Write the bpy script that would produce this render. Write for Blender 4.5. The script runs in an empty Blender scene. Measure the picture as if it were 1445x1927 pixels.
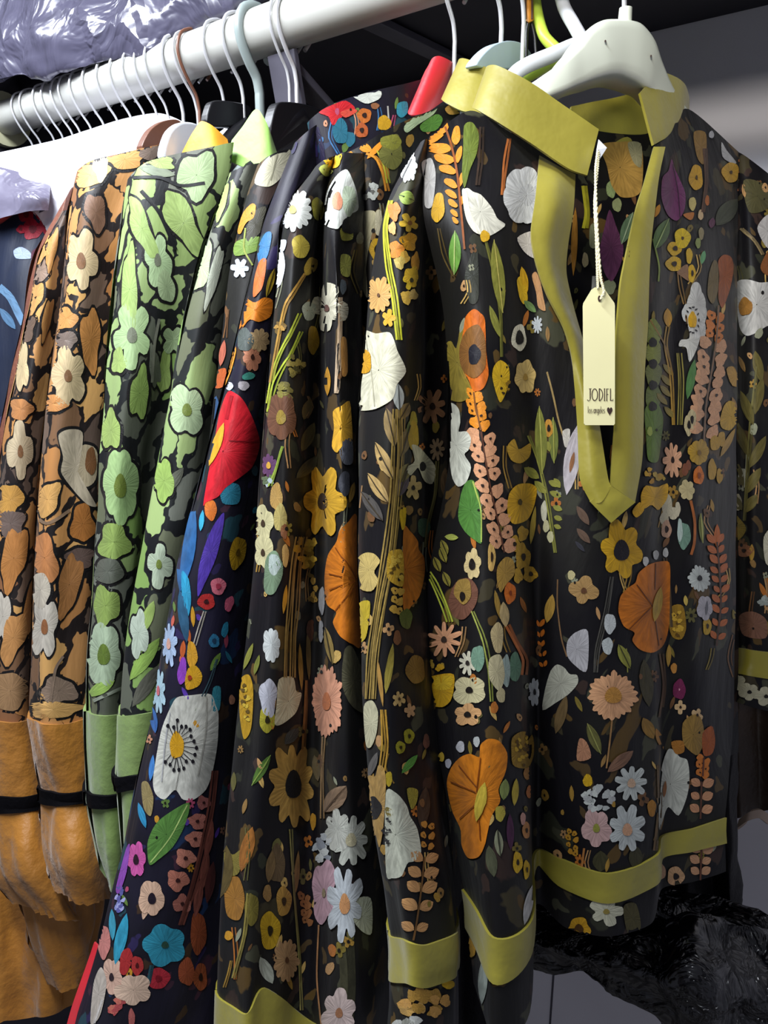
import bpy, math, random
import numpy as np
from mathutils import Vector
from mathutils import noise as mnoise
from mathutils.bvhtree import BVHTree

# ------------------------------------------------------------------ camera
F_PX, CX, CY = 1400.0, 722.5, 963.5
PITCH = math.atan2(363.0, 1400.0)
HEAD = math.radians(51.6)
CAM = np.array([0.0, -0.55, 1.49])
FH = np.array([-math.cos(HEAD), math.sin(HEAD), 0.0])
RIGHT = np.array([math.sin(HEAD), math.cos(HEAD), 0.0])
ZUP = np.array([0.0, 0.0, 1.0])
FWD = FH * math.cos(PITCH) - ZUP * math.sin(PITCH)
UPV = FH * math.sin(PITCH) + ZUP * math.cos(PITCH)

scene = bpy.context.scene
COL = scene.collection
cam_data = bpy.data.cameras.new('camera')
cam_data.sensor_fit = 'VERTICAL'
cam_data.sensor_height = 36.0
cam_data.sensor_width = 36.0 * 1445 / 1927
cam_data.lens = F_PX / 1927 * 36.0
cam_data.clip_start = 0.01
cam = bpy.data.objects.new('camera', cam_data)
COL.objects.link(cam)
cam.location = CAM
cam.rotation_euler = Vector(tuple(FWD)).to_track_quat('-Z', 'Y').to_euler()
scene.camera = cam

# ------------------------------------------------------------------ light
world = bpy.data.worlds.new('world')
scene.world = world
world.use_nodes = True
bg = world.node_tree.nodes['Background']
bg.inputs['Color'].default_value = (0.80, 0.83, 1.0, 1)
bg.inputs['Strength'].default_value = 0.15

def area_lamp(name, loc, target, sx, sy, power, color):
    d = bpy.data.lights.new(name, 'AREA')
    d.shape = 'RECTANGLE'; d.size = sx; d.size_y = sy
    d.energy = power; d.color = color
    o = bpy.data.objects.new(name, d)
    COL.objects.link(o)
    o.location = loc
    v = Vector(target) - Vector(loc)
    o.rotation_euler = v.to_track_quat('-Z', 'Y').to_euler()
    return o

area_lamp('falloff_strip_light', (-0.68, -0.45, 2.08), (-0.58, -0.20, 1.50), 1.2, 0.07, 15.5, (0.88, 0.93, 1.0))  # added unseen strip, low and close to the rail for top-to-bottom falloff
sp = bpy.data.lights.new('wall_fill_spot', 'SPOT')  # added unseen spot: lifts the back wall, keeps the hems outside its beam
sp.energy = 80.0; sp.color = (1.0, 0.95, 0.87); sp.spot_size = math.radians(36); sp.spot_blend = 1.0; sp.shadow_soft_size = 0.16
spo = bpy.data.objects.new('wall_fill_spot', sp); COL.objects.link(spo)
spo.location = (0.35, -1.90, 2.30)
spo.rotation_euler = (Vector((-0.15, 0.2, 1.80)) - spo.location).to_track_quat('-Z', 'Y').to_euler()

vs = scene.view_settings
vs.view_transform = 'Standard'
vs.look = 'None'
vs.exposure = 0.62
vs.gamma = 1.0
vs.use_curve_mapping = False

# ------------------------------------------------------------------ helpers
def ray(px, py):
    return FWD * F_PX + RIGHT * (px - CX) + UPV * (CY - py)

def at(px, py, d):
    """photo pixel at distance d (metres along the lens axis)"""
    return CAM + ray(px, py) * (d / F_PX)

def atY(px, py, y):
    r = ray(px, py)
    return CAM + r * ((y - CAM[1]) / r[1])

def atX(px, py, x):
    r = ray(px, py)
    return CAM + r * ((x - CAM[0]) / r[0])

def atZ(px, py, z):
    r = ray(px, py)
    return CAM + r * ((z - CAM[2]) / r[2])

def proj(P):
    q = np.asarray(P) - CAM
    z = q @ FWD
    return np.stack([CX + F_PX * (q @ RIGHT) / z, CY - F_PX * (q @ UPV) / z], axis=-1)

def lin(h):
    h = h.lstrip('#')
    c = [int(h[i:i + 2], 16) / 255 for i in (0, 2, 4)]
    return tuple(x / 12.92 if x <= 0.04045 else ((x + 0.055) / 1.055) ** 2.4 for x in c)

def tag(o, label=None, cat=None, group=None, kind=None):
    if label: o['label'] = label
    if cat: o['category'] = cat
    if group: o['group'] = group
    if kind: o['kind'] = kind
    return o

def thing(name, loc, label, cat, group=None):
    o = bpy.data.objects.new(name, None)
    COL.objects.link(o)
    o.location = tuple(loc)
    o.empty_display_size = 0.05
    return tag(o, label, cat, group)

def mesh_obj(name, verts, faces, mat, parent=None, smooth=True):
    me = bpy.data.meshes.new(name)
    v = np.asarray(verts, dtype=float)
    if parent is not None:
        L = np.array(parent.location)
        q = parent.parent
        while q is not None:
            L = L + np.array(q.location); q = q.parent
        v = v - L
    me.from_pydata([tuple(p) for p in v], [], [tuple(int(i) for i in f) for f in faces])
    me.materials.append(mat)
    if smooth:
        me.polygons.foreach_set('use_smooth', [True] * len(me.polygons))
    me.update()
    if smooth:
        me.set_sharp_from_angle(angle=math.radians(55))
    o = bpy.data.objects.new(name, me)
    COL.objects.link(o)
    if parent is not None:
        o.parent = parent
    return o

# --- materials
def new_mat(name):
    m = bpy.data.materials.new(name)
    m.use_nodes = True
    nt = m.node_tree
    b = nt.nodes['Principled BSDF']
    return m, nt, b

def N(nt, t, **kw):
    n = nt.nodes.new(t)
    for k, v in kw.items():
        setattr(n, k, v)
    return n

def plain(name, hexcol, rough=0.5, metal=0.0, var=0.12, scale=25.0, bump=0.0, bscale=200.0, spec=0.5, sheen=0.0, alpha=1.0, trans=0.0, coat=0.0, stretch=None):
    m, nt, b = new_mat(name)
    tc = N(nt, 'ShaderNodeTexCoord')
    no = N(nt, 'ShaderNodeTexNoise'); no.inputs['Scale'].default_value = scale
    no.inputs['Detail'].default_value = 3
    src = tc.outputs['Object']
    if stretch:
        mp = N(nt, 'ShaderNodeMapping'); mp.inputs['Scale'].default_value = stretch
        nt.links.new(src, mp.inputs['Vector']); src = mp.outputs['Vector']
    nt.links.new(src, no.inputs['Vector'])
    mr = N(nt, 'ShaderNodeMapRange')
    mr.inputs['From Min'].default_value = 0.3; mr.inputs['From Max'].default_value = 0.7
    mr.inputs['To Min'].default_value = 1 - var; mr.inputs['To Max'].default_value = 1 + var
    nt.links.new(no.outputs['Fac'], mr.inputs['Value'])
    mx = N(nt, 'ShaderNodeVectorMath', operation='SCALE')
    mx.inputs[0].default_value = lin(hexcol)
    nt.links.new(mr.outputs['Result'], mx.inputs['Scale'])
    nt.links.new(mx.outputs['Vector'], b.inputs['Base Color'])
    b.inputs['Roughness'].default_value = rough
    b.inputs['Metallic'].default_value = metal
    b.inputs['Specular IOR Level'].default_value = spec
    b.inputs['Sheen Weight'].default_value = sheen
    b.inputs['Coat Weight'].default_value = coat
    b.inputs['Alpha'].default_value = alpha
    b.inputs['Transmission Weight'].default_value = trans
    if bump > 0:
        n2 = N(nt, 'ShaderNodeTexNoise'); n2.inputs['Scale'].default_value = bscale
        n2.inputs['Detail'].default_value = 4
        nt.links.new(src, n2.inputs['Vector'])
        bp = N(nt, 'ShaderNodeBump'); bp.inputs['Strength'].default_value = bump
        bp.inputs['Distance'].default_value = 0.004
        nt.links.new(n2.outputs['Fac'], bp.inputs['Height'])
        nt.links.new(bp.outputs['Normal'], b.inputs['Normal'])
    return m

def print_cloth(name, ground, ground2, spots=(), spot_scale=26.0, spot_size=0.26, camo=None, rough=0.5, spec=0.22, streak=0.74):
    """printed cloth: attribute 'ink' (rgb + mask) is the printed motif, the rest is the ground print"""
    m, nt, b = new_mat(name)
    L = nt.links.new
    uv = N(nt, 'ShaderNodeAttribute', attribute_name='cloth')
    at_ = N(nt, 'ShaderNodeAttribute', attribute_name='ink')
    mv = N(nt, 'ShaderNodeAttribute', attribute_name='stroke')
    # ground: two tones
    no = N(nt, 'ShaderNodeTexNoise'); no.inputs['Scale'].default_value = 14; no.inputs['Detail'].default_value = 3
    L(uv.outputs['Vector'], no.inputs['Vector'])
    rp = N(nt, 'ShaderNodeValToRGB')
    rp.color_ramp.elements[0].position = 0.42; rp.color_ramp.elements[0].color = (*lin(ground), 1)
    rp.color_ramp.elements[1].position = 0.68; rp.color_ramp.elements[1].color = (*lin(ground2), 1)
    L(no.outputs['Fac'], rp.inputs['Fac'])
    cur = rp.outputs['Color']
    # distorted coordinates
    n3 = N(nt, 'ShaderNodeTexNoise'); n3.inputs['Scale'].default_value = 60; n3.inputs['Detail'].default_value = 2
    L(uv.outputs['Vector'], n3.inputs['Vector'])
    sb = N(nt, 'ShaderNodeVectorMath', operation='SUBTRACT'); sb.inputs[1].default_value = (.5, .5, .5)
    L(n3.outputs['Color'], sb.inputs[0])
    sc = N(nt, 'ShaderNodeVectorMath', operation='SCALE'); sc.inputs['Scale'].default_value = 0.026
    L(sb.outputs['Vector'], sc.inputs[0])
    ad = N(nt, 'ShaderNodeVectorMath', operation='ADD')
    L(uv.outputs['Vector'], ad.inputs[0]); L(sc.outputs['Vector'], ad.inputs[1])
    if camo:
        mp = N(nt, 'ShaderNodeMapping'); mp.inputs['Scale'].default_value = (1.35, 0.85, 1)
        L(ad.outputs['Vector'], mp.inputs['Vector'])
        v1 = N(nt, 'ShaderNodeTexVoronoi', voronoi_dimensions='2D', feature='F1'); v1.inputs['Scale'].default_value = 26
        v2 = N(nt, 'ShaderNodeTexVoronoi', voronoi_dimensions='2D', feature='DISTANCE_TO_EDGE'); v2.inputs['Scale'].default_value = 26
        L(mp.outputs['Vector'], v1.inputs['Vector']); L(mp.outputs['Vector'], v2.inputs['Vector'])
        cr = N(nt, 'ShaderNodeValToRGB'); cr.color_ramp.interpolation = 'CONSTANT'
        els = cr.color_ramp.elements
        while len(els) < len(camo): els.new(0.5)
        for i, h in enumerate(camo):
            els[i].position = i / len(camo); els[i].color = (*lin(h), 1)
        sx = N(nt, 'ShaderNodeSeparateColor'); L(v1.outputs['Color'], sx.inputs['Color'])
        L(sx.outputs['Red'], cr.inputs['Fac'])
        en = N(nt, 'ShaderNodeTexNoise'); en.inputs['Scale'].default_value = 38; en.inputs['Detail'].default_value = 1
        L(uv.outputs['Vector'], en.inputs['Vector'])
        em = N(nt, 'ShaderNodeMapRange'); em.inputs['From Min'].default_value = .3; em.inputs['From Max'].default_value = .7; em.inputs['To Min'].default_value = 0.0; em.inputs['To Max'].default_value = 0.17
        L(en.outputs['Fac'], em.inputs['Value'])
        es = N(nt, 'ShaderNodeMath', operation='SUBTRACT'); L(v2.outputs['Distance'], es.inputs[0]); L(em.outputs['Result'], es.inputs[1])
        st = N(nt, 'ShaderNodeMapRange'); st.inputs['From Min'].default_value = 0.0; st.inputs['From Max'].default_value = 0.014
        L(es.outputs[0], st.inputs['Value'])
        mx = N(nt, 'ShaderNodeMix', data_type='RGBA')
        L(st.outputs['Result'], mx.inputs['Factor']); L(cur, mx.inputs['A']); L(cr.outputs['Color'], mx.inputs['B'])
        cur = mx.outputs['Result']
    elif spots:
        for k, (sc_, size) in enumerate(((spot_scale, spot_size), (spot_scale * 1.9, spot_size * 0.8))):
            v1 = N(nt, 'ShaderNodeTexVoronoi', voronoi_dimensions='2D', feature='F1'); v1.inputs['Scale'].default_value = sc_
            L(ad.outputs['Vector'], v1.inputs['Vector'])
            cr = N(nt, 'ShaderNodeValToRGB'); cr.color_ramp.interpolation = 'CONSTANT'
            els = cr.color_ramp.elements
            while len(els) < len(spots): els.new(0.5)
            for i, h in enumerate(spots):
                els[i].position = i / len(spots); els[i].color = (*lin(h), 1)
            sx = N(nt, 'ShaderNodeSeparateColor'); L(v1.outputs['Color'], sx.inputs['Color'])
            L(sx.outputs['Green'], cr.inputs['Fac'])
            st = N(nt, 'ShaderNodeMapRange'); st.inputs['From Min'].default_value = size; st.inputs['From Max'].default_value = size - 0.03
            L(v1.outputs['Distance'], st.inputs['Value'])
            gt = N(nt, 'ShaderNodeMath', operation='GREATER_THAN'); gt.inputs[1].default_value = 0.45
            L(sx.outputs['Blue'], gt.inputs[0])
            ml = N(nt, 'ShaderNodeMath', operation='MULTIPLY'); L(gt.outputs[0], ml.inputs[0]); L(st.outputs['Result'], ml.inputs[1])
            mx = N(nt, 'ShaderNodeMix', data_type='RGBA')
            L(ml.outputs[0], mx.inputs['Factor']); L(cur, mx.inputs['A']); L(cr.outputs['Color'], mx.inputs['B'])
            cur = mx.outputs['Result']
    # brush strokes within a motif
    sn = N(nt, 'ShaderNodeTexNoise'); sn.inputs['Scale'].default_value = 2.2; sn.inputs['Detail'].default_value = 4
    L(mv.outputs['Vector'], sn.inputs['Vector'])
    mr = N(nt, 'ShaderNodeMapRange')
    mr.inputs['From Min'].default_value = 0.36; mr.inputs['From Max'].default_value = 0.62
    mr.inputs['To Min'].default_value = streak; mr.inputs['To Max'].default_value = 1.08
    L(sn.outputs['Fac'], mr.inputs['Value'])
    s2 = N(nt, 'ShaderNodeVectorMath', operation='SCALE')
    L(at_.outputs['Color'], s2.inputs[0]); L(mr.outputs['Result'], s2.inputs['Scale'])
    fin = N(nt, 'ShaderNodeMix', data_type='RGBA')
    L(at_.outputs['Alpha'], fin.inputs['Factor']); L(cur, fin.inputs['A']); L(s2.outputs['Vector'], fin.inputs['B'])
    L(fin.outputs['Result'], b.inputs['Base Color'])
    b.inputs['Roughness'].default_value = rough
    b.inputs['Specular IOR Level'].default_value = spec
    b.inputs['Sheen Weight'].default_value = 0.04
    b.inputs['Sheen Roughness'].default_value = 0.4
    # creases and weave
    cm = N(nt, 'ShaderNodeMapping'); cm.inputs['Scale'].default_value = (1.0, 0.22, 1)
    L(uv.outputs['Vector'], cm.inputs['Vector'])
    cn = N(nt, 'ShaderNodeTexNoise'); cn.inputs['Scale'].default_value = 55; cn.inputs['Detail'].default_value = 4
    L(cm.outputs['Vector'], cn.inputs['Vector'])
    b1 = N(nt, 'ShaderNodeBump'); b1.inputs['Strength'].default_value = 0.35; b1.inputs['Distance'].default_value = 0.004
    L(cn.outputs['Fac'], b1.inputs['Height'])
    mm = N(nt, 'ShaderNodeMath', operation='MULTIPLY'); L(sn.outputs['Fac'], mm.inputs[0]); L(at_.outputs['Alpha'], mm.inputs[1])
    b2 = N(nt, 'ShaderNodeBump'); b2.inputs['Strength'].default_value = 0.3; b2.inputs['Distance'].default_value = 0.0015
    L(mm.outputs[0], b2.inputs['Height']); L(b1.outputs['Normal'], b2.inputs['Normal'])
    L(b2.outputs['Normal'], b.inputs['Normal'])
    return m

# --- splines
def cr_interp(P, t):
    """Catmull-Rom through P (n, ...) at parameters t in [0, n-1]"""
    P = np.asarray(P, float); n = len(P)
    i = np.clip(np.floor(t).astype(int), 0, n - 2)
    f = (t - i).reshape((-1,) + (1,) * (P.ndim - 1))
    p1 = P[i]; p2 = P[i + 1]
    p0 = np.where((i == 0).reshape(f.shape), 2 * p1 - p2, P[np.maximum(i - 1, 0)])
    p3 = np.where((i == n - 2).reshape(f.shape), 2 * p2 - p1, P[np.minimum(i + 2, n - 1)])
    m1 = (p2 - p0) * 0.42; m2 = (p3 - p1) * 0.42
    f2 = f * f; f3 = f2 * f
    return (2 * f3 - 3 * f2 + 1) * p1 + (f3 - 2 * f2 + f) * m1 + (-2 * f3 + 3 * f2) * p2 + (f3 - f2) * m2

def smooth_poly(pts, n, closed=True):
    P = np.asarray(pts, float)
    if closed:
        k = len(P)
        Q = np.concatenate([P[-2:], P, P[:3]])
        t = np.linspace(2, 2 + k, n, endpoint=False)
        return cr_interp(Q, t)
    return cr_interp(P, np.linspace(0, len(P) - 1, n))

class Sheet:
    """cloth lofted through columns of control points (px, py, depth); closed behind when back > 0"""
    def __init__(self, cols, nu=9, nv=16, back=0.0, wr=0.0012, wf=3.0, seed=1, world=False, amp=1.0, crumple=0.0, cscale=18.0):
        if amp != 1.0:
            q = np.array(cols, float); x = np.arange(len(q))
            for k in range(q.shape[1]):
                tr = np.polyval(np.polyfit(x, q[:, k, 2], 1), x)
                q[:, k, 2] = tr + (q[:, k, 2] - tr) * (1 + (amp - 1) * min(1, k / 1.5))
            cols = q
        if world:
            ctrl = np.asarray(cols, float)
        else:
            ctrl = np.array([[at(*p) for p in c] for c in cols])
        n, k, _ = ctrl.shape
        self.nfront = n
        if back > 0:
            a, z = ctrl[0], ctrl[-1]
            away = (a + z) / 2 - CAM
            away[:, 2] = 0
            away /= np.linalg.norm(away, axis=1)[:, None]
            bk = [z + (a - z) * f + away * back * w for f, w in ((0.12, 0.6), (0.4, 1.0), (0.7, 1.0), (0.93, 0.6))]
            loop = np.concatenate([ctrl[-1:] * 0 + bk[-1][None], ctrl, np.array(bk), ctrl[:1], ctrl[1:2]])
            tot = n + len(bk)
            tu = np.concatenate([np.linspace(1, n, (n - 1) * nu + 1), np.linspace(n, 1 + tot, len(bk) * 4 + 5)[1:]])
        else:
            loop = ctrl
            tu = np.linspace(0, n - 1, (n - 1) * nu + 1)
        tv = np.linspace(0, k - 1, (k - 1) * nv + 1)
        self.tv = tv; self.k = k; self.nv = nv; self.nu = nu
        G = cr_interp(loop, tu)                       # (U, k, 3)
        G = cr_interp(np.swapaxes(G, 0, 1), tv)       # (V, U, 3)
        G = np.swapaxes(G, 0, 1)                      # (U, V, 3)
        self.closed = back > 0
        # arc lengths
        du = np.linalg.norm(np.diff(G, axis=0), axis=2); du = np.concatenate([np.zeros((1, G.shape[1])), du]).cumsum(0)
        dv = np.linalg.norm(np.diff(G, axis=1), axis=2); dv = np.concatenate([np.zeros((G.shape[0], 1)), dv], axis=1).cumsum(1)
        self.G = G
        Nn = self.normals(G)
        r = random.Random(seed)
        ph = [r.uniform(0, 6.28) for _ in range(6)]
        d = (np.sin(du * 2 * np.pi * wf / 0.1 + ph[0] + 1.2 * np.sin(dv * 9 + ph[1])) * 0.6
             + np.sin(du * 2 * np.pi * wf * 0.53 / 0.1 + ph[2] + 1.5 * np.sin(dv * 6 + ph[3]))
             + 0.5 * np.sin(dv * 75 + du * 35 + ph[4]) * np.sin(du * 60 + ph[5]))
        fade = np.minimum(1, dv / 0.04)
        G = G + Nn * (d * wr * fade)[..., None]
        if crumple > 0:
            Nn = self.normals(G)
            q = np.zeros(G.shape[:2])
            for i in range(G.shape[0]):
                for j in range(G.shape[1]):
                    w = Vector(tuple(G[i, j])) * cscale
                    q[i, j] = abs(mnoise.noise(w)) * 1.6 + 0.5 * abs(mnoise.noise(w * 2.3)) - 0.5
            G = G + Nn * (q * crumple)[..., None]
        self.G = G; self.du = du; self.dv = dv
        self.seed = seed
        self.verts = None

    def normals(self, G):
        gu = np.gradient(G, axis=0); gv = np.gradient(G, axis=1)
        n = np.cross(gu, gv)
        n /= np.maximum(np.linalg.norm(n, axis=2), 1e-9)[..., None]
        return n

    def build_base(self, cut=None):
        U, V, _ = self.G.shape
        self.V = [tuple(p) for p in self.G.reshape(-1, 3)]
        uvw = np.stack([self.du + self.seed * 0.37, self.dv, np.zeros_like(self.du)], axis=2).reshape(-1, 3)
        idx = np.arange(U * V).reshape(U, V)
        F = np.stack([idx[:-1, :-1], idx[:-1, 1:], idx[1:, 1:], idx[1:, :-1]], axis=2).reshape(-1, 4)
        if cut is not None:
            cen = self.G.reshape(-1, 3)[F].mean(axis=1)
            nfu = (self.nfront - 1) * self.nu
            pp = proj(cen)
            inside = in_poly(pp, cut)
            fu = np.repeat(np.arange(U - 1), V - 1)
            F = F[~(inside & (fu < nfu))]
        self.F = [tuple(f) for f in F]
        self.ink = [(0, 0, 0, 0)] * len(self.V)
        self.stroke = [(0, 0, 0)] * len(self.V)
        self.cloth = [tuple(p) for p in uvw]
        self.bvh = BVHTree.FromPolygons([Vector(v) for v in self.V], [tuple(int(i) for i in f) for f in self.F])
        self.nm = 0
        return self

    def hit(self, px, py):
        r = ray(px, py)
        d = Vector(tuple(r)).normalized()
        loc, nor, i, dist = self.bvh.ray_cast(Vector(tuple(CAM)), d)
        if loc is None:
            return None
        if nor.dot(d) > 0:
            nor = -nor
        return loc, nor

    def add_grid(self, P, C, layer=0.0):
        """P (a, b, 2) pixel grid of a motif, C colour (rgb) or array (a, b, 3)"""
        a, b = P.shape[:2]
        base = len(self.V)
        lum = float(np.mean(np.asarray(C).reshape(-1, 3) @ np.array([.3, .6, .1])))
        if lum > 0.45:                       # off-white dye, never paper white
            C = C * 0.84 if isinstance(C, np.ndarray) else tuple(c * 0.84 for c in C)
        off = 0.00055 + layer * 0.00026 + (self.nm % 9) * 0.000028
        self.nm += 1
        ids = -np.ones((a, b), int)
        seed = (self.nm * 1.618) % 40
        c0 = P[0].mean(axis=0)
        pts = {}
        for i in range(a):
            for j in range(b):
                h = self.hit(P[i, j, 0], P[i, j, 1])
                if h is None:
                    continue
                p = h[0] + h[1] * off
                ids[i, j] = len(self.V)
                pts[(i, j)] = p
                self.V.append((p.x, p.y, p.z))
                col = C if not isinstance(C, np.ndarray) else C[i, j]
                self.ink.append((col[0], col[1], col[2], 1.0))
                dx, dy = P[i, j] - c0
                rr = math.hypot(dx, dy) + 1e-6
                self.stroke.append((dx / rr * 4 + seed, dy / rr * 4 + seed * 1.3, rr * 0.02 + seed))
                self.cloth.append((0, 0, 0))
        for i in range(a - 1):
            for j in range(b - 1):
                q = (ids[i, j], ids[i + 1, j], ids[i + 1, j + 1], ids[i, j + 1])
                if min(q) < 0:
                    continue
                ok = True
                ks = ((i, j), (i + 1, j), (i + 1, j + 1), (i, j + 1))
                for k in range(4):
                    A, B = ks[k], ks[(k + 1) % 4]
                    l3 = (pts[A] - pts[B]).length
                    l2 = math.hypot(*(P[A] - P[B])) * 0.0005
                    if l3 > 4.0 * l2 + 0.003:
                        ok = False; break
                if ok:
                    self.F.append(q)

    def star(self, centre, outline, col, layer=0, shade=0.0):
        """filled motif, star-shaped about its centre"""
        c = np.asarray(centre, float); o = np.asarray(outline, float)
        if EDGE['k'] > 0 and layer < 1:
            k = EDGE['k']; EDGE['k'] = 0.0
            w = o - c; l = np.maximum(np.linalg.norm(w, axis=1), 1e-6)[:, None]
            self.star(c, c + w / l * (l + k), lin(EDGE['col']), layer - 1.4)
            EDGE['k'] = k
        R = np.linalg.norm(o - c, axis=1).max()
        rings = int(min(8, max(2, round(R / 8))))
        o = np.concatenate([o, o[:1]])
        f = np.linspace(0.02, 1, rings + 1)[:, None, None]
        P = c + (o - c)[None] * f
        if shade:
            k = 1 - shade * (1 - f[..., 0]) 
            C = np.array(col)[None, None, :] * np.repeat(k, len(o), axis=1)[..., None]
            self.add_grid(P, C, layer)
        else:
            self.add_grid(P, tuple(col), layer)

    def ribbon(self, pts, w, col, layer=0, taper=True):
        P = np.asarray(pts, float)
        L = np.linalg.norm(np.diff(P, axis=0), axis=1).sum()
        n = int(max(4, L / 9))
        c = smooth_poly(P, n, closed=False)
        t = np.gradient(c, axis=0); t /= np.maximum(np.linalg.norm(t, axis=1), 1e-6)[:, None]
        nn = np.stack([-t[:, 1], t[:, 0]], axis=1)
        ww = np.full(n, w / 2.0)
        if taper:
            ww = ww * (0.45 + 0.55 * np.sin(np.linspace(0.1, 3.0, n)))
        self.add_grid(np.stack([c - nn * ww[:, None], c + nn * ww[:, None]], axis=1), tuple(col), layer)

    def build(self, name, mat, parent, label=None):
        me_o = mesh_obj(name, self.V, self.F, mat, parent)
        me = me_o.data
        a = me.attributes.new('ink', 'FLOAT_COLOR', 'POINT'); a.data.foreach_set('color', np.array(self.ink, np.float32).ravel())
        a = me.attributes.new('stroke', 'FLOAT_VECTOR', 'POINT'); a.data.foreach_set('vector', np.array(self.stroke, np.float32).ravel())
        a = me.attributes.new('cloth', 'FLOAT_VECTOR', 'POINT'); a.data.foreach_set('vector', np.array(self.cloth, np.float32).ravel())
        if label: me_o['label'] = label
        return me_o

    def band(self, name, r0, r1, mat, parent, off=0.0012, u0=None, u1=None, label=None, puff=0.0, gather=None):
        """a solid strip of cloth sewn over rows r0..r1 of the sheet"""
        v0 = int(round(r0 * self.nv)); v1 = int(round(r1 * self.nv))
        G = self.G[:, v0:v1 + 1]
        Nn = self.normals(self.G)[:, v0:v1 + 1]
        a = u0 or 0; b_ = u1 if u1 is not None else G.shape[0]
        G = G[a:b_]; Nn = Nn[a:b_]
        cen = G.mean(axis=(0, 1))
        # outward = away from the loop's centre line
        mid = G.mean(axis=0, keepdims=True)
        s = np.sign(((G - mid) * Nn).sum(axis=2).mean()) or 1
        if not self.closed:
            s = 1 if ((CAM - G) * Nn).sum(axis=2).mean() > 0 else -1
        offs = np.full(G.shape[:2], off)
        if gather:
            g0, g1, amp = gather          # rows between which the cloth is drawn in, depth of the gathers
            rows = self.tv[v0:v1 + 1][None, :]
            f = np.clip((rows - g0) / (g1 - g0), 0, 1) ** 1.5
            u = self.du[a:b_, v0:v1 + 1]
            v_ = self.dv[a:b_, v0:v1 + 1]
            w = np.sin(u * 2 * np.pi / 0.0075 + 2.0 * np.sin(v_ * 60)) + 0.6 * np.sin(u * 2 * np.pi / 0.0047 + v_ * 150)
            big = np.sin(u * 2 * np.pi / 0.031 + 1.5 * np.sin(v_ * 22)) * np.sin(np.pi * np.clip((rows - r0 - (g0 - r0) * .3) / (g1 - r0), 0, 1))
            offs = off + amp * (w + 1.6) * f + puff * (big + 1.0)
        out = G + Nn * (s * offs)[..., None]
        inn = G - Nn * (s * 0.0002)
        U, V, _ = G.shape
        verts = np.concatenate([out.reshape(-1, 3), inn.reshape(-1, 3)])
        idx = np.arange(U * V).reshape(U, V)
        F = np.stack([idx[:-1, :-1], idx[:-1, 1:], idx[1:, 1:], idx[1:, :-1]], axis=2).reshape(-1, 4).tolist()
        n = U * V
        for i in range(U - 1):
            for v in (0, V - 1):
                F.append([idx[i, v], idx[i + 1, v], idx[i + 1, v] + n, idx[i, v] + n])
        o = mesh_obj(name, verts, F, mat, parent)
        if label: o['label'] = label
        return o

def in_poly(pp, poly):
    x, y = pp[:, 0], pp[:, 1]
    res = np.zeros(len(pp), bool)
    q = np.asarray(poly, float); n = len(q)
    j = n - 1
    for i in range(n):
        xi, yi = q[i]; xj, yj = q[j]
        c = ((yi > y) != (yj > y)) & (x < (xj - xi) * (y - yi) / ((yj - yi) or 1e-9) + xi)
        res ^= c
        j = i
    return res

# --- printed motifs (all sizes in photo pixels)
RND = random.Random(7)
EDGE = {'k': 0.0, 'col': '#191718'}     # dark printed outline round each motif, in photo pixels
def ell(cx, cy, rx, ry, rot, fun, n):
    th = np.linspace(0, 2 * np.pi, n, endpoint=False)
    r = fun(th)
    c, s = math.cos(rot), math.sin(rot)
    x = rx * r * np.cos(th); y = ry * r * np.sin(th)
    return np.stack([cx + x * c - y * s, cy + x * s + y * c], axis=1)

def blob(S, cx, cy, rx, ry, col, rot=0.0, ccol=None, cr=0.3, layer=0, rough=0.06):
    a, b = RND.uniform(0, 6.28), RND.uniform(0, 6.28)
    n = 14 if max(rx, ry) < 14 else 26
    fun = lambda t: 1 + rough * np.sin(3 * t + a) + rough * 0.7 * np.sin(5 * t + b)
    S.star((cx, cy), ell(cx, cy, rx, ry, rot, fun, n), lin(col), layer)
    if ccol:
        S.star((cx, cy), ell(cx, cy, rx * cr, ry * cr, rot, lambda t: 1 + 0.1 * np.sin(3 * t + b), 12), lin(ccol), layer + 1.5)

def flower(S, cx, cy, rx, ry, n, col, ccol='#14110e', cr=0.3, rot=None, dep=0.45, sharp=5, layer=0, shade=0.12):
    ph = RND.uniform(0, 6.28) if rot is None else rot
    k = [RND.uniform(0.88, 1.08) for _ in range(n)]
    def fun(t):
        tt = (t + ph) % (2 * np.pi)
        i = np.floor(tt / (2 * np.pi) * n).astype(int) % n
        return np.array(k)[i] * (1 - dep * np.abs(np.cos(n * tt / 2)) ** sharp)
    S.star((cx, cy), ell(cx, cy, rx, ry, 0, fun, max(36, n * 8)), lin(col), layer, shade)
    if ccol:
        S.star((cx, cy), ell(cx, cy, rx * cr, ry * cr, 0, lambda t: 1 + 0.06 * np.sin(3 * t), 16), lin(ccol), layer + 1.5)

def poly(S, pts, col, centre=None, layer=0, shade=0.0):
    P = np.asarray(pts, float)
    c = P.mean(axis=0) if centre is None else np.asarray(centre, float)
    per = np.linalg.norm(np.diff(np.concatenate([P, P[:1]]), axis=0), axis=1).sum()
    o = smooth_poly(P, int(min(72, max(16, per / 7))))
    S.star(c, o, lin(col), layer, shade)

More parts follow.
